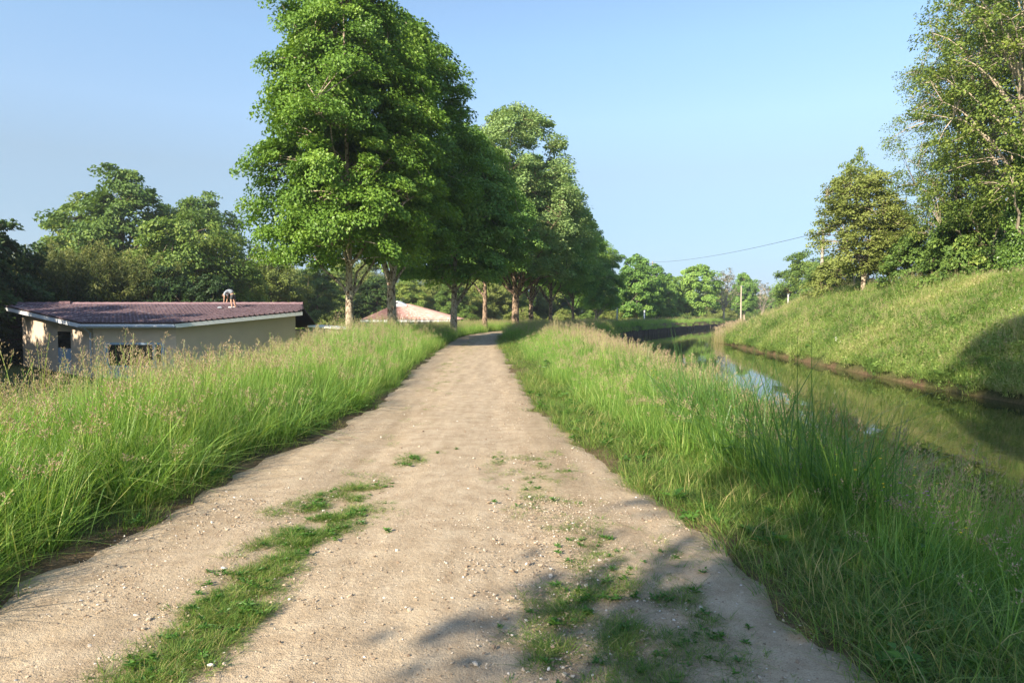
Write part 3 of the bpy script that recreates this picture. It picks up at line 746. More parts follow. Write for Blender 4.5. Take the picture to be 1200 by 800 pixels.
    out = {'trunk': tk.mesh('trunk', M[bark], True), 'crown': cr.mesh('crown', M[leaf])}
    if ivy:
        iv = MB(); n = int(ivy*2000)
        hz = g.uniform(0, 1, n)**.8*ivy; a = g.uniform(0, 6.28, n); rr = (tr*1.3 + .55*g.uniform(0, 1, n)**2*(1.15-hz/ivy) + .10)*(1 + .25*np.sin(hz*3 + a*2))
        Pn = np.stack([np.interp(hz, stems[0][0][:, 2], stems[0][0][:, 0]) + rr*np.cos(a), np.interp(hz, stems[0][0][:, 2], stems[0][0][:, 1]) + rr*np.sin(a), hz], 1)
        od = np.stack([np.cos(a), np.sin(a), 0*a], 1)
        leafquads(iv, Pn, np.array([0, 0, -1.]) + g.normal(0, .5, (n, 3)), od + [0, 0, .5] + g.normal(0, .4, (n, 3)), g.uniform(.09, .17, n), .11, np.clip(g.normal(.5, .2, n), 0, 1))
        out['ivy'] = iv.mesh('ivy', M['ivy'])
    return out

KIND = {
 'maple1': dict(seed=11, H=19.5, cb=4.6, Rr=4.45, nspray=520, nleaf=360, lsz=.165, spr=.95, tr=.25, leaf='maple', bark='bark_plane', prof='tear', nlimb=30, gap=.30),
 'maple2': dict(seed=12, H=18.5, cb=5.3, Rr=4.5, nspray=480, nleaf=330, lsz=.175, spr=.98, tr=.27, leaf='maple', bark='bark_plane', prof='tear', fork=3, nlimb=28, gap=.30),
 'maple3': dict(seed=13, H=15, cb=4.2, Rr=4.6, nspray=340, nleaf=270, lsz=.205, spr=1.05, tr=.28, leaf='rowleaf', bark='bark_plane', prof='tear', nlimb=24, gap=.3),
 'plane1': dict(seed=21, H=22.5, cb=5.4, Rr=6.2, nspray=540, nleaf=170, lsz=.23, spr=.95, tr=.33, leaf='plane', bark='bark_brown', prof='egg', fork=3, droop=.15, nlimb=40, gap=.42, up=.9, flat=.6),
 'plane2': dict(seed=22, H=20, cb=5.4, Rr=6.0, nspray=420, nleaf=190, lsz=.26, spr=1.15, tr=.30, leaf='rowleaf', bark='bark_brown', prof='egg', droop=.2, nlimb=30, gap=.35, up=.8),
 'row1': dict(seed=31, H=15, cb=3.0, Rr=4.4, nspray=200, nleaf=130, lsz=.37, spr=1.1, tr=.3, leaf='rowleaf', bark='bark_pale', nlimb=16, gap=.25),
 'row2': dict(seed=32, H=14, cb=2.6, Rr=4.6, nspray=200, nleaf=120, lsz=.38, spr=1.15, tr=.28, leaf='rowleaf', bark='bark_pale', nlimb=16, gap=.3, prof='round'),
 'wood1': dict(seed=41, H=15, cb=.8, Rr=4.6, nspray=260, nleaf=140, lsz=.31, spr=1.05, tr=.26, leaf='wood', bark='bark_brown', nlimb=18, gap=.4, prof='egg'),
 'wood2': dict(seed=42, H=13, cb=.5, Rr=5.2, nspray=260, nleaf=140, lsz=.30, spr=1.1, tr=.26, leaf='wood', bark='bark_brown', nlimb=18, gap=.4, prof='round', flat=.6),
 'wood3': dict(seed=43, H=17, cb=2.5, Rr=4.0, nspray=220, nleaf=110, lsz=.31, spr=1.1, tr=.22, leaf='wood', bark='bark_pale', nlimb=20, gap=.55, prof='tall', up=1.0),
 'dark1': dict(seed=44, H=12, cb=.2, Rr=4.2, nspray=260, nleaf=85, lsz=.34, spr=.9, tr=.25, leaf='dark', bark='bark_dark', nlimb=14, gap=.25, prof='egg'),
 'bush1': dict(seed=51, H=5.5, cb=.0, Rr=3.2, nspray=170, nleaf=90, lsz=.24, spr=.75, tr=.10, leaf='wood', bark='bark_brown', nlimb=12, gap=.3, prof='bush'),
 'bush2': dict(seed=52, H=4.0, cb=.0, Rr=3.4, nspray=170, nleaf=80, lsz=.22, spr=.7, tr=.09, leaf='rowleaf', bark='bark_brown', nlimb=12, gap=.35, prof='bush'),
 'sparse': dict(seed=61, H=17, cb=5, Rr=3.8, nspray=150, nleaf=40, lsz=.34, spr=.9, tr=.2, leaf='ash', bark='bark_pale', nlimb=26, gap=.4, prof='tall', up=1.2, droop=.1),
 'ash1': dict(seed=71, H=21, cb=3.2, Rr=5.6, nspray=620, nleaf=84, lsz=.165, spr=.85, tr=.30, leaf='ash', bark='bark_pale', nlimb=44, gap=.5, prof='tall', up=1.1, droop=.12, flat=.5, ivy=6.0, rho_p=.5),
 'ash2': dict(seed=72, H=22, cb=4.0, Rr=5.0, nspray=560, nleaf=76, lsz=.165, spr=.85, tr=.32, leaf='ash', bark='bark_pale', nlimb=46, gap=.5, prof='tall', up=1.1, droop=.12, flat=.5, ivy=7.5, rho_p=.5),
 'ash3': dict(seed=73, H=11, cb=2.0, Rr=3.4, nspray=430, nleaf=70, lsz=.20, spr=.75, tr=.19, leaf='young', bark='bark_plane', nlimb=30, gap=.35, prof='round', up=1.0, droop=.15, fork=3),
 'bare': dict(seed=81, H=14, cb=4, Rr=3.8, nspray=120, nleaf=16, lsz=.30, spr=.8, tr=.24, leaf='greyleaf', bark='bark_pale', nlimb=40, gap=.3, prof='egg', up=.8, fork=2, twigr=2.2),
}
KIND['maple4'] = dict(KIND['maple3'], seed=17, cb=6.0, Rr=4.4, leaf='rowleaf', bark='bark_brown')
KIND['wood_lit'] = dict(KIND['wood2'], seed=47, leaf='young')  # lighter leaf copy: sun on the background wood put into its colour
KIND['bush_lit'] = dict(KIND['bush2'], seed=57, leaf='young')  # same lighter leaf, sunlight put into the bush colour
_cache = {}
def tree(kind, x, y, h, label, cat='tree', group=None, w=1.0, rz=None, name='deciduous_tree', z=None, leaf=None):
    if kind not in _cache: _cache[kind] = tree_meshes(**KIND[kind])
    me = _cache[kind]; k = h/KIND[kind]['H']
    if z is None: z = float(ground(x, y)[0])
    t = thing(name, (x, y, z), label, cat, group, R.uniform(0, 6.28) if rz is None else rz)
    t.scale = (k*w, k*w, k)
    for pn in ('trunk', 'crown', 'ivy'):
        if pn in me:
            o = bpy.data.objects.new(pn, me[pn]); col.objects.link(o); o.parent = t
    return t
def at(px, Z): return (px-600)/F*Z
ROW = 'trees lining the canal towpath'
tree('maple1', at(410, 32), 32, 18.4, 'tallest dark green maple, nearest in the row left of the path', group=ROW, rz=.4, w=.95)
tree('maple2', at(460, 38.5), 38.5, 18.6, 'second maple of the row with a forked mottled trunk', group=ROW, rz=1.0)
tree('maple3', at(531, 47), 47, 14.6, 'smaller maple with leaning trunk, third in the row', group=ROW, rz=2.2)
tree('maple4', at(568, 62), 62, 14.5, 'maple at the bend of the path with straight reddish brown trunk', group=ROW, rz=5.1)
tree('plane1', at(604, 73), 73, 23.8, 'tall pale olive tree with many forked limbs at the path bend', group=ROW, rz=.2, w=1.15)
tree('plane2', at(622, 82), 82, 20.5, 'broad shaded tree just behind the pale olive tree', group=ROW, rz=1.3)
tree('plane2', at(645, 88), 88, 20.0, 'shaded tree with dark brown trunk beside the small white bench', group=ROW, rz=3.6, w=.95)
tree('plane2', at(672, 99), 99, 18.5, 'dark tree with broad crown to the right of the white bench', group=ROW, rz=5.0, w=.85)
tree('maple3', at(697, 112), 112, 15.0, 'last dark crown of the row before the gap of sky', group=ROW, rz=.9, w=.85)
tree('row1', at(746, 140), 140, 15.5, 'bright green tree just right of the gap in the row', group=ROW, rz=.9, w=.95)
tree('row1', at(768, 150), 150, 14.2, 'darker narrow tree behind the bright green one', group=ROW, rz=2.9, w=.9)
tree('row1', at(783, 162), 162, 13.0, 'small dark round tree before the pale round one', group=ROW, rz=4.4, w=.85)
tree('row2', at(817, 165), 165, 14.6, 'pale green round tree over the far canal bend', group=ROW, rz=1.4, w=1.15)
tree('bare', at(848, 172), 172, 14.2, 'half bare tree with pale twigs beside the wooden pole', group=ROW, rz=.4)
tree('row2', at(872, 195), 195, 13.5, 'green tree behind the wooden pole', group=ROW, rz=3.0, w=.8)
tree('bare', at(893, 215), 215, 13.4, 'small reddish bare tree at the end of the canal view', group=ROW, rz=2.4)
tree('row1', at(912, 240), 240, 12.5, 'farthest small tree at the end of the canal view', group=ROW, rz=5.5)
# right bank trees
RB = 'trees on top of the far bank'
tree('ash2', at(1196, 36), 36, 21, 'tall tree with ivy on its pale trunk at the right edge', group=RB, rz=.7)
tree('ash1', at(1158, 41), 41, 20.5, 'tall feathery tree left of the ivy clad trunk', group=RB, rz=2.1, w=.85)
tree('ash1', at(1116, 45), 45, 18.5, 'leaning feathery tree whose crown ends the tall group on its left', group=RB, rz=4.4, w=.74)
tree('ash2', at(1245, 43), 43, 22, 'tall tree partly out of frame behind the ivy clad one', group=RB, rz=3.0)
tree('ash3', at(1011, 52), 52, 9.6, 'small yellow green tree with forked pale trunk on the bank crest', group=RB, rz=1.0, w=1.1)
tree('sparse', at(1000, 56), 56, 11.8, 'thin tree with airy top rising behind the small forked one', group=RB, rz=.3, w=.6)
tree('ash3', at(1046, 50), 50, 5.6, 'bushy young tree between the forked one and the tall group', group=RB, rz=3.9)
tree('bush1', at(1080, 47), 47, 4.2, 'low hawthorn bush at the foot of the feathery trees', 'bush', None, rz=.4, name='bush')
tree('bush1', at(1128, 42), 42, 5.2, 'dense ivy green bush between the two tall trunks', 'bush', None, rz=2.0, name='bush', w=.8)
tree('bush2', at(1160, 42), 42, 3.6, 'round bright bush in front of the tall trees', 'bush', None, rz=3.0, name='bush', w=.7)
tree('bush_lit', at(985, 62), 62, 3.6, 'low grey green bush at the left foot of the forked tree', 'bush', None, rz=1.5, name='bush')
tree('wood2', at(945, 112), 112, 11.5, 'round grey green tree beyond the left end of the bank', rz=1.9, w=1.15)
tree('wood2', at(968, 100), 100, 9.0, 'dull green tree between the round tree and the small forked one', rz=.3)
# left of the house
tree('dark1', at(-8, 47), 47, 10.2, 'very dark dense tree at the left edge beside the house', rz=.2)
tree('dark1', at(-90, 42), 42, 10.5, 'dark tree cut by the left edge of the frame', rz=1.2)
tree('wood1', at(150, 78), 78, 20.5, 'tall green tree rising highest behind the bamboo', rz=.6)
tree('wood1', at(100, 80), 80, 17.5, 'green tree showing left of the tallest one behind the bamboo', rz=2.2)
tree('wood3', at(243, 82), 82, 18.5, 'airy light green treetop right of the tallest one', rz=3.3)
tree('wood3', at(200, 84), 84, 17.2, 'thin treetop between the tallest tree and the airy one', rz=4.6)
tree('wood2', at(222, 62), 62, 12.6, 'broad bright bushy tree above the person on the roof', rz=1.1, w=.95)
tree('wood2', at(272, 66), 66, 9.5, 'lower drooping tree right behind the person', rz=4.0, w=.8)
tree('wood_lit', at(318, 78), 78, 10.5, 'light green tree over the right end of the long roof', rz=2.5)
tree('dark1', at(250, 52), 52, 6.5, 'dark shrubby tree directly behind the long roof', rz=2.6)
tree('dark1', at(200, 53), 53, 7.2, 'dark evergreen beside the bamboo behind the long roof', rz=4.6)
tree('wood1', at(372, 95), 95, 11.0, 'grey green tree left of the nearest maple trunk', rz=5.0)
tree('dark1', at(440, 98), 98, 9.0, 'dark tree above the red roof between the two maple trunks', rz=.8, w=1.1)
# background wood seen between the trunks
BW = 'background wood behind the towpath trees'
for k, (px, Z, h, kd) in enumerate(((345, 110, 10, 'wood_lit'), (400, 125, 12, 'wood1'), (425, 140, 13, 'wood_lit'), (478, 118, 9.5, 'wood1'), (505, 130, 10.5, 'wood_lit'), (530, 118, 9, 'wood1'),
                                    (552, 135, 13, 'wood_lit'), (575, 128, 10.5, 'wood_lit'), (600, 140, 13, 'wood3'), (622, 150, 12, 'wood_lit'), (648, 155, 13, 'wood1'), (672, 165, 12, 'wood_lit'), (700, 170, 13, 'wood3'),
                                    (722, 180, 12, 'wood_lit'), (748, 200, 11, 'wood2'), (775, 205, 11, 'wood1'), (800, 215, 10, 'wood2'), (838, 225, 11, 'wood_lit'), (862, 240, 11, 'wood2'), (886, 255, 10, 'wood1'), (905, 265, 11, 'wood2'), (930, 230, 10, 'wood1'))):
    tree(kd, at(px, Z), Z, h*1.1, 'sunlit tree of the wood seen between the towpath trunks', group=BW, w=1.15)
for k, (px, Z, h) in enumerate(((512, 96, 3.5), (545, 98, 4.0), (612, 118, 4.5), (660, 124, 4.2), (690, 132, 4.2), (715, 140, 4.0), (735, 165, 4.5), (795, 190, 4.5), (825, 195, 4.6), (850, 205, 5), (880, 220, 5), (900, 235, 5), (385, 80, 3.4), (345, 62, 3.8))):
    tree('bush1' if k % 3 == 1 else 'bush_lit', at(px, Z), Z, h, 'low leafy bush under the background wood', 'bush', 'bushes under the background wood', name='bush')
# trees out of the frame to the left and behind; their crowns shade the house, the bamboo and the near right corner
SH = 'tall trees beyond the left edge of the frame'
for (x_, y_, h, kd, w) in ((-30.5, 24, 13.5, 'wood2', .85), (-37, 26.5, 14.5, 'wood2', .9), (-44, 29, 15, 'wood2', 1.0), (-36, 19, 14, 'wood2', .85), (-51, 33, 15, 'wood2', 1.0)):
    tree(kd, x_, y_, h, 'tall tree beyond the left edge that shades the house', group=SH, w=w)
KIND['behind'] = dict(KIND['maple2'], seed=14, H=25.5, cb=4.3, Rr=3.8, nspray=430, nleaf=150, gap=.3, prof='vase', fork=0)
tree('behind', -5.6, -6.1, 25.5, 'towpath maple behind the viewer on the left', group=SH, rz=2.0)

# bamboo grove behind the house: each clump is a thing
def bamboo_meshes(seed):
    g = np.random.default_rng(seed); cu = MB(); lf = MB()
    for _ in range(46):
        a = g.uniform(0, 6.28); r = 2.3*math.sqrt(g.uniform()); h = g.uniform(5.5, 8.6); da = g.uniform(0, 6.28); ln = abs(g.normal(.16, .1))
        u = np.linspace(0, 1, 9); bend = h*ln*u**2.6
        P = np.stack([r*math.cos(a) + bend*math.cos(da), r*math.sin(a) + bend*math.sin(da), h*(u - .35*ln*u**3)], 1)
        cu.tube(P, .03*(1.05-u), 4)
        n = 300; q = g.uniform(.12, 1, n)**.8; C = np.stack([np.interp(q, u, P[:, k]) for k in range(3)], 1)
        o = g.normal(0, 1, (n, 3)); o[:, 2] *= .35; C = C + o*(.36*(1.1-q*.6))[:, None]
        A = o*.6 + np.array([0, 0, -.75]) + g.normal(0, .3, (n, 3))
        leafquads(lf, C, A, g.normal(0, 1, (n, 3)) + [0, 0, .6], g.uniform(.22, .42, n), .065, np.clip(.22 + .55*q**4 + g.normal(0, .16, n), 0, 1))  # yellowish tips painted as sunlit, lower leaves darkened as shade
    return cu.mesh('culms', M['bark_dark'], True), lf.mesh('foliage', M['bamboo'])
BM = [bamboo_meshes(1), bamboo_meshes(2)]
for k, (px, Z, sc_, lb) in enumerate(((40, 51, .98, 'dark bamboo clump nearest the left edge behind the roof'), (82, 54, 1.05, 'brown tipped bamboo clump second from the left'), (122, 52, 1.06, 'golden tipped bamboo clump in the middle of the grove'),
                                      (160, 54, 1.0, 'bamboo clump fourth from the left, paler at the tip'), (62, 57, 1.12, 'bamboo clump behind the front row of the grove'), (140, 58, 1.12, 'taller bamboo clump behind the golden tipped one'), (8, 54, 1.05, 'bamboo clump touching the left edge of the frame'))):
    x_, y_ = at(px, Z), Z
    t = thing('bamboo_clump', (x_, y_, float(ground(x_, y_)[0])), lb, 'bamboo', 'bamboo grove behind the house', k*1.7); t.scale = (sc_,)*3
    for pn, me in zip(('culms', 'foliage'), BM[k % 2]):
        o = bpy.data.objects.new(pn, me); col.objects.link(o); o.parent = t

# ------------------------------------------------------------------ long low house on the left
def roof_z(y): return EYE - .50 + (y - 36)*.133
FRONT = [(-32.2, 43.4), (-22.7, 36.0), (-17.8, 36.0), (-12.6, 41.0)]; RIDGE_Y = 44.2
def front_y(x): return np.interp(x, [p[0] for p in FRONT], [p[1] for p in FRONT])
house = thing('house', (-22, 42, -1.75), 'long low house with purplish tile roof and white fascia below the left bank', 'house')
def hpart(mb, name, mat, smooth=False, parent=house):
    o = mb.build(name, mat, smooth=smooth); o.parent = parent
    if parent is house: o.matrix_parent_inverse = Matrix.Translation((22, -42, 1.75))
    return o
tl = MB(); g = np.random.default_rng(5)
def tile_rows(tl, x0, x1, pitch, yf, yb, zf, tlen=.36, r=.105):
    for xr in np.arange(x0, x1, pitch):
        y0, y1 = yf(xr), yb(xr)
        if y1 - y0 < .3: continue
        n = max(1, int((y1-y0)/tlen)); ys = np.linspace(y0, y1, n+1)
        a = np.linspace(math.pi, 0, 6)
        for k in range(n):
            V = []
            for yy, lift in ((ys[k]-.04, .030), (ys[k+1], .0)):
                rr = r*(1.06 if lift else .93)
                V += [(xr + rr*math.cos(q)*1.0 + g.normal(0, .002), yy, zf(yy) + lift + rr*math.sin(q)*.75) for q in a]
            f = [[j, j+1, 7+j, 6+j] for j in range(5)]
            tl.add(V, f, np.clip(g.normal(.45, .22), 0, 1))
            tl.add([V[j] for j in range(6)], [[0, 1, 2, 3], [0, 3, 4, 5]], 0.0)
yb = lambda x: RIDGE_Y if x < -13.6 else RIDGE_Y - (x+13.6)*3.0
tile_rows(tl, -32.0, -12.7, .215, lambda x: float(front_y(x)) + .02, yb, lambda y: roof_z(y) + .01)
tk_ = np.linspace(-32.2, -13.5, 60)
deck = MB(); poly = FRONT + [(-13.6, RIDGE_Y), (-32.4, RIDGE_Y)]
deck.prism(poly, [roof_z(p[1]) - .10 for p in poly], [roof_z(p[1]) for p in poly])
back = [(-32.4, RIDGE_Y), (-13.6, RIDGE_Y), (-14.5, 51), (-31, 51)]
deck.prism(back, [roof_z(RIDGE_Y)-.1]*2 + [.6, .6], [roof_z(RIDGE_Y)-.0]*2 + [.7, .7])
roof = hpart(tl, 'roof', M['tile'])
def sub(mb, name, mat, smooth=False):
    o = mb.build(name, mat, smooth=smooth); o.parent = roof; return o
sub(deck, 'roof_deck', M['timber'])
rd = MB(); P = np.stack([tk_, np.full(60, RIDGE_Y), roof_z(RIDGE_Y) + .05 + .02*np.abs(np.sin(np.arange(60)*1.57))], 1); rd.tube(P, .12, 8, .5); sub(rd, 'ridge_tiles', M['tile'])
vt = MB(); vt.box((-28.8, 44.15, roof_z(44.15)+.16), (.7, .3, .16), t=.4); sub(vt, 'roof_vent', M['tile'])
fs = MB(); gu = MB()
for a, b in zip(FRONT[:-1], FRONT[1:]):
    for (mbx, dz, hgt, off, th) in ((fs, -.13, .20, .03, .035),):
        dx, dy = b[0]-a[0], b[1]-a[1]; L_ = math.hypot(dx, dy); nx_, ny_ = dy/L_, -dx/L_
        if ny_ > 0: nx_, ny_ = -nx_, -ny_
        q0 = (a[0]+nx_*off, a[1]+ny_*off); q1 = (b[0]+nx_*off, b[1]+ny_*off)
        q2 = (b[0]+nx_*(off+th), b[1]+ny_*(off+th)); q3 = (a[0]+nx_*(off+th), a[1]+ny_*(off+th))
        za, zb = roof_z(a[1])+dz, roof_z(b[1])+dz
        mbx.prism([q3, q2, q1, q0], [za-hgt/2, zb-hgt/2, zb-hgt/2, za-hgt/2], [za+hgt/2, zb+hgt/2, zb+hgt/2, za+hgt/2])
sub(fs, 'fascia', M['white'])
gu.tube([(-22.8, 35.88, roof_z(36)-.14), (-20, 35.88, roof_z(36)-.15), (-17.7, 35.88, roof_z(36)-.16)], .06, 8); sub(gu, 'gutter', M['zinc'])
for a, b in zip(FRONT[:-1], FRONT[1:]):
    L_ = math.hypot(b[0]-a[0], b[1]-a[1]); n = int(L_/.85)
    for k in range(n):
        u = (k+.5)/n; x_, y_ = a[0]+(b[0]-a[0])*u, a[1]+(b[1]-a[1])*u
        rf = MB(); rf.box((x_, y_+.32, roof_z(y_+.3)-.19), (.09, .60, .14)); sub(rf, 'rafter_end', M['post'])
def wall_piece(w, a, b, z0a, z0b, z1a, z1b, th=.25):
    dx, dy = b[0]-a[0], b[1]-a[1]; L_ = math.hypot(dx, dy); nx_, ny_ = -dy/L_*th, dx/L_*th
    w.prism([a, b, (b[0]+nx_, b[1]+ny_), (a[0]+nx_, a[1]+ny_)], [z0a, z0b, z0b, z0a], [z1a, z1b, z1b, z1a])
GZ = -1.9
W0, W1, W2, W3 = (-31.2, 43.5), (-22.45, 36.55), (-18.0, 36.55), (-13.1, 41.3)
wl = MB()
top = lambda p: roof_z(p[1]) - .115
def lerp(a, b, u): return (a[0]+(b[0]-a[0])*u, a[1]+(b[1]-a[1])*u)
def wall_open(a, b, u0, u1, v0, v1):
    p, q_ = lerp(a, b, u0), lerp(a, b, u1)
    wall_piece(wl, a, p, GZ, GZ, top(a), top(p)); wall_piece(wl, q_, b, GZ, GZ, top(q_), top(b))
    wall_piece(wl, p, q_, v1, v1, top(p), top(q_))
    if v0 > GZ: wall_piece(wl, p, q_, GZ, GZ, v0, v0)
    return p, q_
d0, d1 = wall_open(W0, W1, .54, .72, GZ, .62)
w0, w1 = wall_open(W1, W2, .13, .86, -1.28, .08)
wall_piece(wl, W2, W3, GZ, GZ, top(W2), top(W3))
wall_piece(wl, W3, (-14, 50.5), GZ, GZ, .6, .5); wall_piece(wl, (-14, 50.5), (-30.5, 50.5), GZ, GZ, .5, .5); wall_piece(wl, (-30.5, 50.5), W0, GZ, GZ, .5, .6)
hpart(wl, 'wall', M['plaster'])
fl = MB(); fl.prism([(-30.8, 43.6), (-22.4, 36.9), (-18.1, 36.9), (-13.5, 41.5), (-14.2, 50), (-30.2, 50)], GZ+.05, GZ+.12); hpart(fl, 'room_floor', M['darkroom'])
fr = MB(); yy = 36.56
for x_ in (w0[0]+.12, w1[0]-.55, w1[0]-.09): fr.box((x_, yy+.02, -.6), (.20 if x_ < -20 else .16, .12, 1.36))
fr.box(((w0[0]+w1[0])/2, yy+.025, .02), (w1[0]-w0[0], .11, .11)); fr.box(((w0[0]+w1[0])/2, yy+.025, -1.22), (w1[0]-w0[0], .11, .12))
win = hpart(fr, 'window', M['bluegrey'])
gl = MB(); gl.box(((w0[0]+w1[0])/2, yy+.09, -.6), (w1[0]-w0[0]-.02, .02, 1.34)); o = gl.build('pane', M['glass']); o.parent = win; o.matrix_parent_inverse = win.matrix_world.inverted()
pn = MB(); pn.box((w0[0]+.85, 36.50, -1.62), (1.75, .06, .62)); pn.box((w0[0]+.85, 36.46, -1.33), (1.8, .12, .05)); hpart(pn, 'painted_panel', M['bluegrey'])
dr = MB(); m0, m1 = lerp(d0, d1, .1), lerp(d0, d1, .9)
wall_piece(dr, lerp(d0, d1, .02), lerp(d0, d1, .98), GZ+.1, GZ+.1, -.35, -.35, .06); dr_o = hpart(dr, 'door', M['bluegrey'])
dg = MB(); wall_piece(dg, lerp(d0, d1, .02), lerp(d0, d1, .98), -.34, -.34, .6, .6, .05); o = dg.build('pane', M['glass']); o.parent = dr_o
dp = MB(); dp.tube([(-22.62, 35.95, roof_z(36)-.18), (-22.5, 36.40, roof_z(36)-.5), (-22.5, 36.44, GZ)], .045, 8); hpart(dp, 'downpipe', M['zinc'])
# small lean-to past the right end of the long roof
shed = thing('shed', (-11.0, 43.5, -2.2), 'small shed with pale roof edge at the right end of the long house', 'shed')
mbx = MB(); mbx.prism([(-1.6, -1.4), (1.7, -1.4), (1.7, 1.4), (-1.6, 1.4)], [3.00, 2.78, 2.78, 3.00], [3.10, 2.88, 2.88, 3.10]); o = mbx.build('roof', M['white']); o.parent = shed
mbx = MB(); mbx.prism([(-1.4, -1.2), (1.5, -1.2), (1.5, 1.2), (-1.4, 1.2)], [0]*4, [2.98, 2.78, 2.78, 2.98]); o = mbx.build('wall', M['plaster']); o.parent = shed

# ------------------------------------------------------------------ red roofed house behind the second tree
h2 = thing('house', (-11.4, 80, -1.75), 'house with pinkish red hipped roof and white eaves behind the forked maple', 'house')
def h2part(mb, name, mat, parent=None):
    o = mb.build(name, mat); o.parent = parent or h2; return o
ex, ez, ap = 5.6, 2.72, 4.55          # half width, eave height, apex height above the low ground
rt = MB(); g = np.random.default_rng(9)
h2.scale = (.88, 1, 1)
A_ = np.array([-2.2, -.6, ap]); B_ = np.array([-1.0, 2.0, ap]); E = [np.array(p) for p in ((-ex, -6, ez), (ex+.4, -6, ez), (ex+.4, 7, ez), (-ex, 7, ez))]
def slope(p, q_, a, b, n=46, m=16):
    """tiled roof slope between eave p-q and ridge a-b, as ribs running up the slope"""
    for k in range(n):
        for j in range(m):
            u0, u1, v0, v1 = k/n, (k+1)/n, j/m, (j+1)/m
            f = lambda u, v: (p+(q_-p)*u)*(1-v) + (a+(b-a)*u)*v
            nn = np.cross(q_-p, a-p); nn = nn/np.linalg.norm(nn)
            um = (u0+u1)/2; sc = .07*(1-.5*v0)
            V = [f(u0, v0), f(um, v0)+nn*(sc+.03), f(u1, v0), f(u1, v1), f(um, v1)+nn*sc, f(u0, v1)]
            rt.add(V, [[0, 1, 4, 5], [1, 2, 3, 4]], np.clip(g.normal(.5, .18), 0, 1))
slope(E[0], E[1], A_, A_ + [.3, 0, 0]); slope(E[1], E[2], A_ + [.3, 0, 0], B_); slope(E[3], E[0], B_, A_, 40, 12); slope(E[2], E[3], B_, B_ - [.2, 0, 0], 20, 6)
r2 = h2part(rt, 'roof', M['redtile'])
mbx = MB(); mbx.box((.2, -6.05, ez-.12), (2*ex+.6, .08, .22)); mbx.box((-ex-.04, .5, ez-.12), (.08, 13, .22)); h2part(mbx, 'fascia', M['white'], r2)
mbx = MB(); mbx.prism([(-ex+.5, -5.4), (ex-.1, -5.4), (ex-.1, 6.5), (-ex+.5, 6.5)], 0, ez-.02); h2part(mbx, 'wall', M['white'])
mbx = MB()
for s_ in (-1, 1):
    mbx.prism([(-2.0+s_*.0, -1.9), (-2.0+s_*1.25, -1.9), (-2.0+s_*1.25, .8), (-2.0, .8)][::s_], [4.75, 4.22, 4.22, 4.75][::s_], [4.87, 4.34, 4.34, 4.87][::s_])
gb = h2part(mbx, 'gable_roof', M['white'], r2)
mbx = MB(); q5 = [(-3.1, 3.75), (-.9, 3.75), (-.9, 4.25), (-2.0, 4.74), (-3.1, 4.25)]
mbx.add([(a, -1.75, b) for a, b in q5] + [(a, .5, b) for a, b in q5], [[k, (k+1) % 5, 5+(k+1) % 5, 5+k] for k in range(5)])
mbx.f.append(np.array([[0, 1, 2, 3, 4], [9, 8, 7, 6, 5]], np.int32)); mbx.m.append(np.zeros(2, np.int32)); h2part(mbx, 'gable', M['zinc'], r2)
for k in range(3):
    mbx = MB(); mbx.box((-3.6+k*2.6, -5.42, 1.5), (1.1, .06, 1.2)); wf = h2part(mbx, 'window', M['bluegrey'])
    mbx = MB(); mbx.box((-3.6+k*2.6, -5.46, 1.5), (.94, .03, 1.04)); h2part(mbx, 'pane', M['glass'], wf)

# ------------------------------------------------------------------ person bending over on the roof
def skin(name, verts, edges, radii, mat, parent, sub_=2):
    me = bpy.data.meshes.new(name); me.from_pydata(verts, edges, []); me.materials.append(mat)
    o = bpy.data.objects.new(name, me); col.objects.link(o); o.parent = parent
    md = o.modifiers.new('skin', 'SKIN'); md.use_smooth_shade = True
    for v, r in zip(me.skin_vertices[0].data, radii):
        v.radius = (r, r) if not isinstance(r, tuple) else r
    me.skin_vertices[0].data[0].use_root = True
    s_ = o.modifiers.new('sub', 'SUBSURF'); s_.levels = sub_; s_.render_levels = sub_
    return o
px_, py_ = at(272, 42.0), 42.0
person = thing('person', (px_, py_, roof_z(py_) + .075), 'person in grey shirt and dark shorts bending over on the long tiled roof', 'person')
# right-handed body frame: faces camera left, x negative is forward
vb = [(.10, 0, .86), (.10, 0, .80), (-.02, -.02, .99), (-.17, -.04, 1.02), (-.30, -.05, .96), (-.38, -.06, .88), (-.47, -.07, .78), (-.50, -.07, .68),
      (.08, -.11, .78), (.02, -.13, .44), (.08, -.13, .09), (.02, -.13, .035), (-.13, -.14, .03),
      (.08, .12, .78), (.10, .15, .44), (.18, .15, .09), (.12, .15, .035), (-.03, .16, .03),
      (-.31, -.23, .92), (-.33, -.28, .66), (-.36, -.26, .42), (-.38, -.25, .32),
      (-.31, .15, .92), (-.32, .20, .66), (-.37, .18, .42), (-.39, .17, .32)]
eb = [(0, 1), (0, 2), (2, 3), (3, 4), (4, 5), (5, 6), (6, 7), (1, 8), (8, 9), (9, 10), (10, 11), (11, 12), (1, 13), (13, 14), (14, 15), (15, 16), (16, 17), (4, 18), (18, 19), (19, 20), (20, 21), (4, 22), (22, 23), (23, 24), (24, 25)]
rb = [.13, .12, .125, .14, .11, .055, .095, .075, .09, .062, .045, .045, .035, .09, .062, .045, .045, .035, .055, .042, .034, .03, .055, .042, .034, .03]
body = skin('body', vb, eb, rb, M['skin'], person)
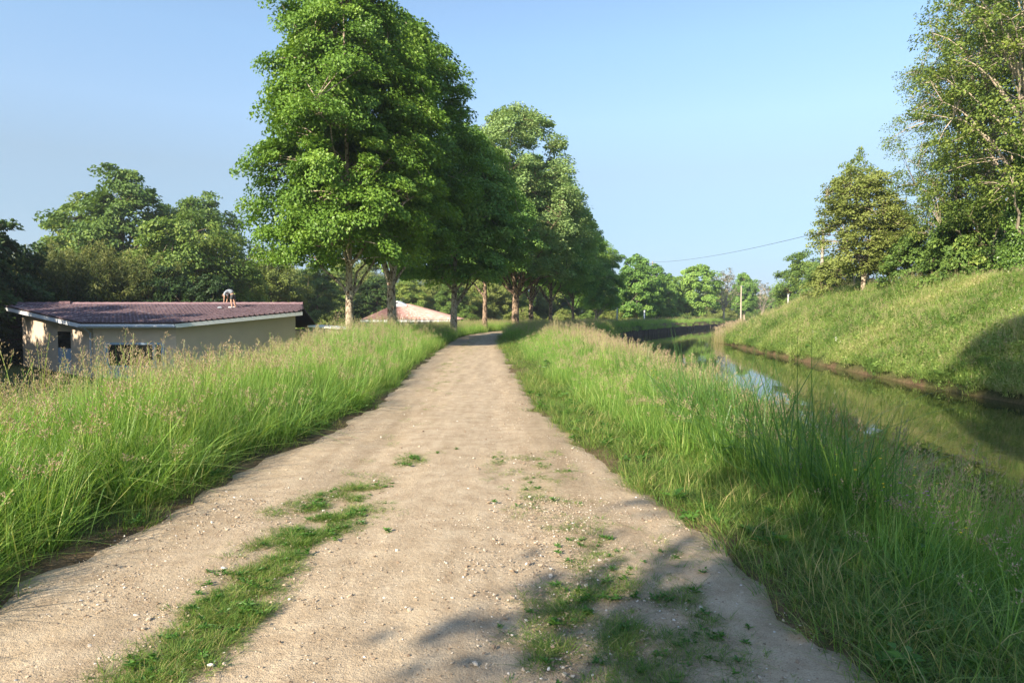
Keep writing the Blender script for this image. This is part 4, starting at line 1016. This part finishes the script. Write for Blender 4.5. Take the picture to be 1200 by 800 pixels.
skin('shirt', [(.09, 0, .89), (-.02, -.02, 1.0), (-.17, -.04, 1.03), (-.30, -.05, .97), (-.31, -.23, .93), (-.325, -.27, .74), (-.31, .15, .93), (-.32, .19, .74)], [(0, 1), (1, 2), (2, 3), (3, 4), (4, 5), (3, 6), (6, 7)], [.15, .152, .165, .13, .075, .062, .075, .062], M['shirt'], person)
skin('shorts', [(.11, 0, .85), (.10, 0, .80), (.08, -.11, .76), (.03, -.13, .50), (.08, .12, .76), (.10, .15, .50)], [(0, 1), (1, 2), (2, 3), (1, 4), (4, 5)], [.155, .15, .115, .09, .115, .09], M['shorts'], person)
skin('hair', [(-.44, -.07, .83), (-.50, -.07, .76), (-.54, -.07, .70)], [(0, 1), (1, 2)], [.08, .10, .07], M['hair'], person, 1)
for s_, (fx, fy) in ((0, (.02, -.13)), (1, (.12, .15))):
    skin('shoe', [(fx+.06, fy, .04), (fx-.04, fy, .045), (fx-.19, fy-.01, .035)], [(0, 1), (1, 2)], [.055, .058, .045], M['shoe'], person, 1)
# pale tool bag lying on the roof by the person's feet
tb = MB(); tb.tube([(-.22, 0, .07), (-.12, 0, .09), (.12, 0, .09), (.22, 0, .06)], [.05, .085, .085, .045], 8); tb.tube([(-.12, 0, .15), (-.06, 0, .22), (.06, 0, .22), (.12, 0, .15)], .012, 5)
bag = tb.build('tool_bag', M['shirt'], smooth=True); bag.scale = (.6,)*3; bag.location = (at(258, 41.5), 41.5, roof_z(41.5)+.11); tag(bag, 'pale tool bag lying on the roof tiles at the person\'s feet', 'bag')

# ------------------------------------------------------------------ poles, cable, bench, timber wall
def pole(px, Z, h, r, mat, label, cat='pole', arm=False, name='utility_pole'):
    x_ = at(px, Z); z_ = float(ground(x_, Z)[0]); t = thing(name, (x_, Z, z_), label, cat)
    m = MB(); m.tube([(0, 0, -.4), (0, 0, h*.5), (.02, 0, h)], [r*1.15, r, r*.8], 10); o = m.build('shaft', M[mat], smooth=True); o.parent = t
    m = MB(); m.box((0.02, 0, h+.02), (r*2.1, r*2.1, .05)); o = m.build('cap', M['zinc']); o.parent = t
    if arm:
        m = MB(); m.box((0, -.16, h-.5), (1.4, .1, .12)); o = m.build('crossarm', M['timber']); o.parent = t
        for k in (-.55, .55):
            m = MB(); m.tube([(k, -.16, h-.44), (k, -.16, h-.28)], [.05, .035], 8); o = m.build('insulator', M['white'], smooth=True); o.parent = t
    return t
pole(868, 150, 10.0, .17, 'post', 'tall wooden pole standing beside the half bare tree', arm=False)
pole(723, 118, 4.6, .13, 'concrete', 'slim grey concrete post in front of the dark tree crowns', 'post', name='post')
pole(755, 128, 3.0, .14, 'white', 'short white post under the bright green tree', 'post', name='post')
pole(923, 92, 3.6, .13, 'concrete', 'pale post showing above the far end of the bank', 'post', name='post')
pl = pole(764, 152, 15.0, .15, 'post', 'wooden pole hidden among the crowns right of the gap', arm=True)
pr = pole(962, 66, 6.4, .14, 'post', 'wooden pole hidden in the crown of the forked tree', arm=True)
a_, b_ = np.array(pl.location) + [0, -.16, 14.8], np.array(pr.location) + [0, -.16, 6.2]
u = np.linspace(0, 1, 40)[:, None]; P = a_ + (b_-a_)*u; P[:, 2] -= 4*.7*(u*(1-u))[:, 0]
m = MB(); m.tube(P, .022, 5); tag(m.build('overhead_cable', M['cable']), 'thin black overhead cable crossing the sky gap', 'cable')
bx, by = at(656, 100), 100.0
bench = thing('park_bench', (bx, by, float(ground(bx, by)[0])), 'small white bench under the shaded trees by the canal', 'bench', rz=.3); bench.scale = (.95,)*3
m = MB()
for k in range(3): m.box((0, -.14+k*.15, .46), (1.4, .12, .04))
o = m.build('seat', M['white']); o.parent = bench
m = MB()
for k in range(2): m.box((0, .24, .66+k*.16), (1.4, .04, .11))
o = m.build('backrest', M['white']); o.parent = bench
for sx in (-.55, .55):
    m = MB(); m.box((sx, -.12, .22), (.06, .06, .44)); m.box((sx, .26, .44), (.06, .05, .88)); m.box((sx, .06, .425), (.06, .4, .04)); o = m.build('leg', M['white']); o.parent = bench
# timber piling, shadow painted in, holding the near bank of the far reach
tt = np.concatenate([[0], np.cumsum(np.linalg.norm(np.diff(CANAL, axis=0), axis=1))])
ys = CANAL[:, 1]; q = np.arange(np.interp(66, ys, tt), np.interp(176, ys, tt), .34)
cx, cy = np.interp(q, tt, CANAL[:, 0]), np.interp(q, tt, CANAL[:, 1]); tx, ty = np.gradient(cx), np.gradient(cy); L = np.hypot(tx, ty); tx /= L; ty /= L
m = MB(); g = np.random.default_rng(4)
for k in range(len(q)):
    o_ = -5.22 + g.normal(0, .02); tp = -.62 + g.normal(0, .06)
    m.box((cx[k]+ty[k]*o_, cy[k]-tx[k]*o_, (tp-2.0)/2), (.10, .325, tp+2.0), rz=math.atan2(ty[k], tx[k])-math.pi/2)
pw = m.build('retaining_wall', M['timber']); tag(pw, 'timber plank wall coloured dark for shade, holding the near bank at the canal bend', 'retaining wall')

# ------------------------------------------------------------------ far hills
gxh = np.linspace(-990, 990, 120); gyh = np.linspace(560, 1150, 26)
X, Y = np.meshgrid(gxh, gyh); x, y = X.ravel(), Y.ravel()
hz = 62*np.exp(-((x+230)/260)**2) + 26*np.exp(-((x-420)/400)**2) + 34*np.exp(-((x+900)/350)**2)
hz = hz*np.sin(np.clip((y-560)/560, 0, 1)*math.pi*.5)**.6 * (1 + .10*wob(x, y, 120)) + 2*wob(x, y, 25) - 3
i = (np.arange(25)[:, None]*120 + np.arange(119)[None]).ravel()
m = MB(); m.add(np.stack([x, y, hz], 1), np.stack([i, i+1, i+121, i+120], 1))
def m_hill():
    mm, nt, out = newmat('wooded_hill'); p = pos(nt)
    n1 = noise(nt, p, .06, 6, .7); c = ramp(nt, n1, [(.3, (.03, .055, .02)), (.7, (.09, .125, .04))]); principled(nt, out, c, .95, .05, n1, 1, 6); return mm
M['hill'] = m_hill()
tag(m.build('hills', M['hill'], smooth=True), kind='structure')

# ------------------------------------------------------------------ air, light, sky
HAZE = 0.00042
if HAZE > 0:
    m = MB(); m.box((0, 450, 41), (2040, 1540, 90)); mm, nt, out = newmat('haze_air')
    v = nt.nodes.new('ShaderNodeVolumePrincipled'); v.inputs['Color'].default_value = (.85, .92, 1, 1); v.inputs['Density'].default_value = HAZE; v.inputs['Anisotropy'].default_value = .3
    nt.links.new(v.outputs[0], out.inputs['Volume'])
    tag(m.build('haze', mm), kind='stuff')

AZ_BEHIND, ELEV = 50.0, 29.0        # the sun stands left of the view and a little behind it
az, el = rad(AZ_BEHIND), rad(ELEV)
to_sun = Vector((-math.cos(az)*math.cos(el), -math.sin(az)*math.cos(el), math.sin(el)))
sd = bpy.data.lights.new('sun', 'SUN'); sd.energy = 5.0; sd.angle = rad(.55); sd.color = (1, .88, .70)
so = bpy.data.objects.new('sun', sd); col.objects.link(so); so.rotation_euler = to_sun.to_track_quat('Z', 'Y').to_euler(); so.location = (-30, -20, 40)
w = bpy.data.worlds.new('World'); scene.world = w; w.use_nodes = True
nt = w.node_tree; bg = nt.nodes['Background']
sk = nt.nodes.new('ShaderNodeTexSky'); sk.sky_type = 'NISHITA'; sk.sun_disc = False
sk.sun_elevation = el; sk.sun_rotation = math.atan2(to_sun.x, to_sun.y) % (2*math.pi)
sk.air_density = 1.0; sk.dust_density = .3; sk.ozone_density = 2.0; sk.altitude = 100
sx = nt.nodes.new('ShaderNodeSeparateXYZ'); nt.links.new(nt.nodes.new('ShaderNodeTexCoord').outputs['Generated'], sx.inputs[0])
rr = ramp(nt, sx.outputs[2], [(0.0, (.30,.37,.62)), (.029, (.34,.41,.62)), (.067, (.41,.47,.59)), (.128, (.55,.57,.60)), (.196, (.76,.71,.66)), (.265, (1,.96,.90)), (.356, (1.08,1.1,1.04)), (.6, (1.1,1.1,1.1))])
nt.links.new(mix(nt, 1.0, sk.outputs[0], rr, 'MULTIPLY'), bg.inputs[0]); bg.inputs[1].default_value = .1

scene.view_settings.view_transform = 'Standard'; scene.view_settings.look = 'None'
scene.view_settings.exposure = 1.32; scene.view_settings.gamma = 1
scene.render.engine = 'CYCLES'
c = scene.cycles
c.max_bounces = 8; c.diffuse_bounces = 3; c.glossy_bounces = 3; c.transmission_bounces = 4; c.transparent_max_bounces = 4
c.use_denoising = True
c.sample_clamp_indirect = 8
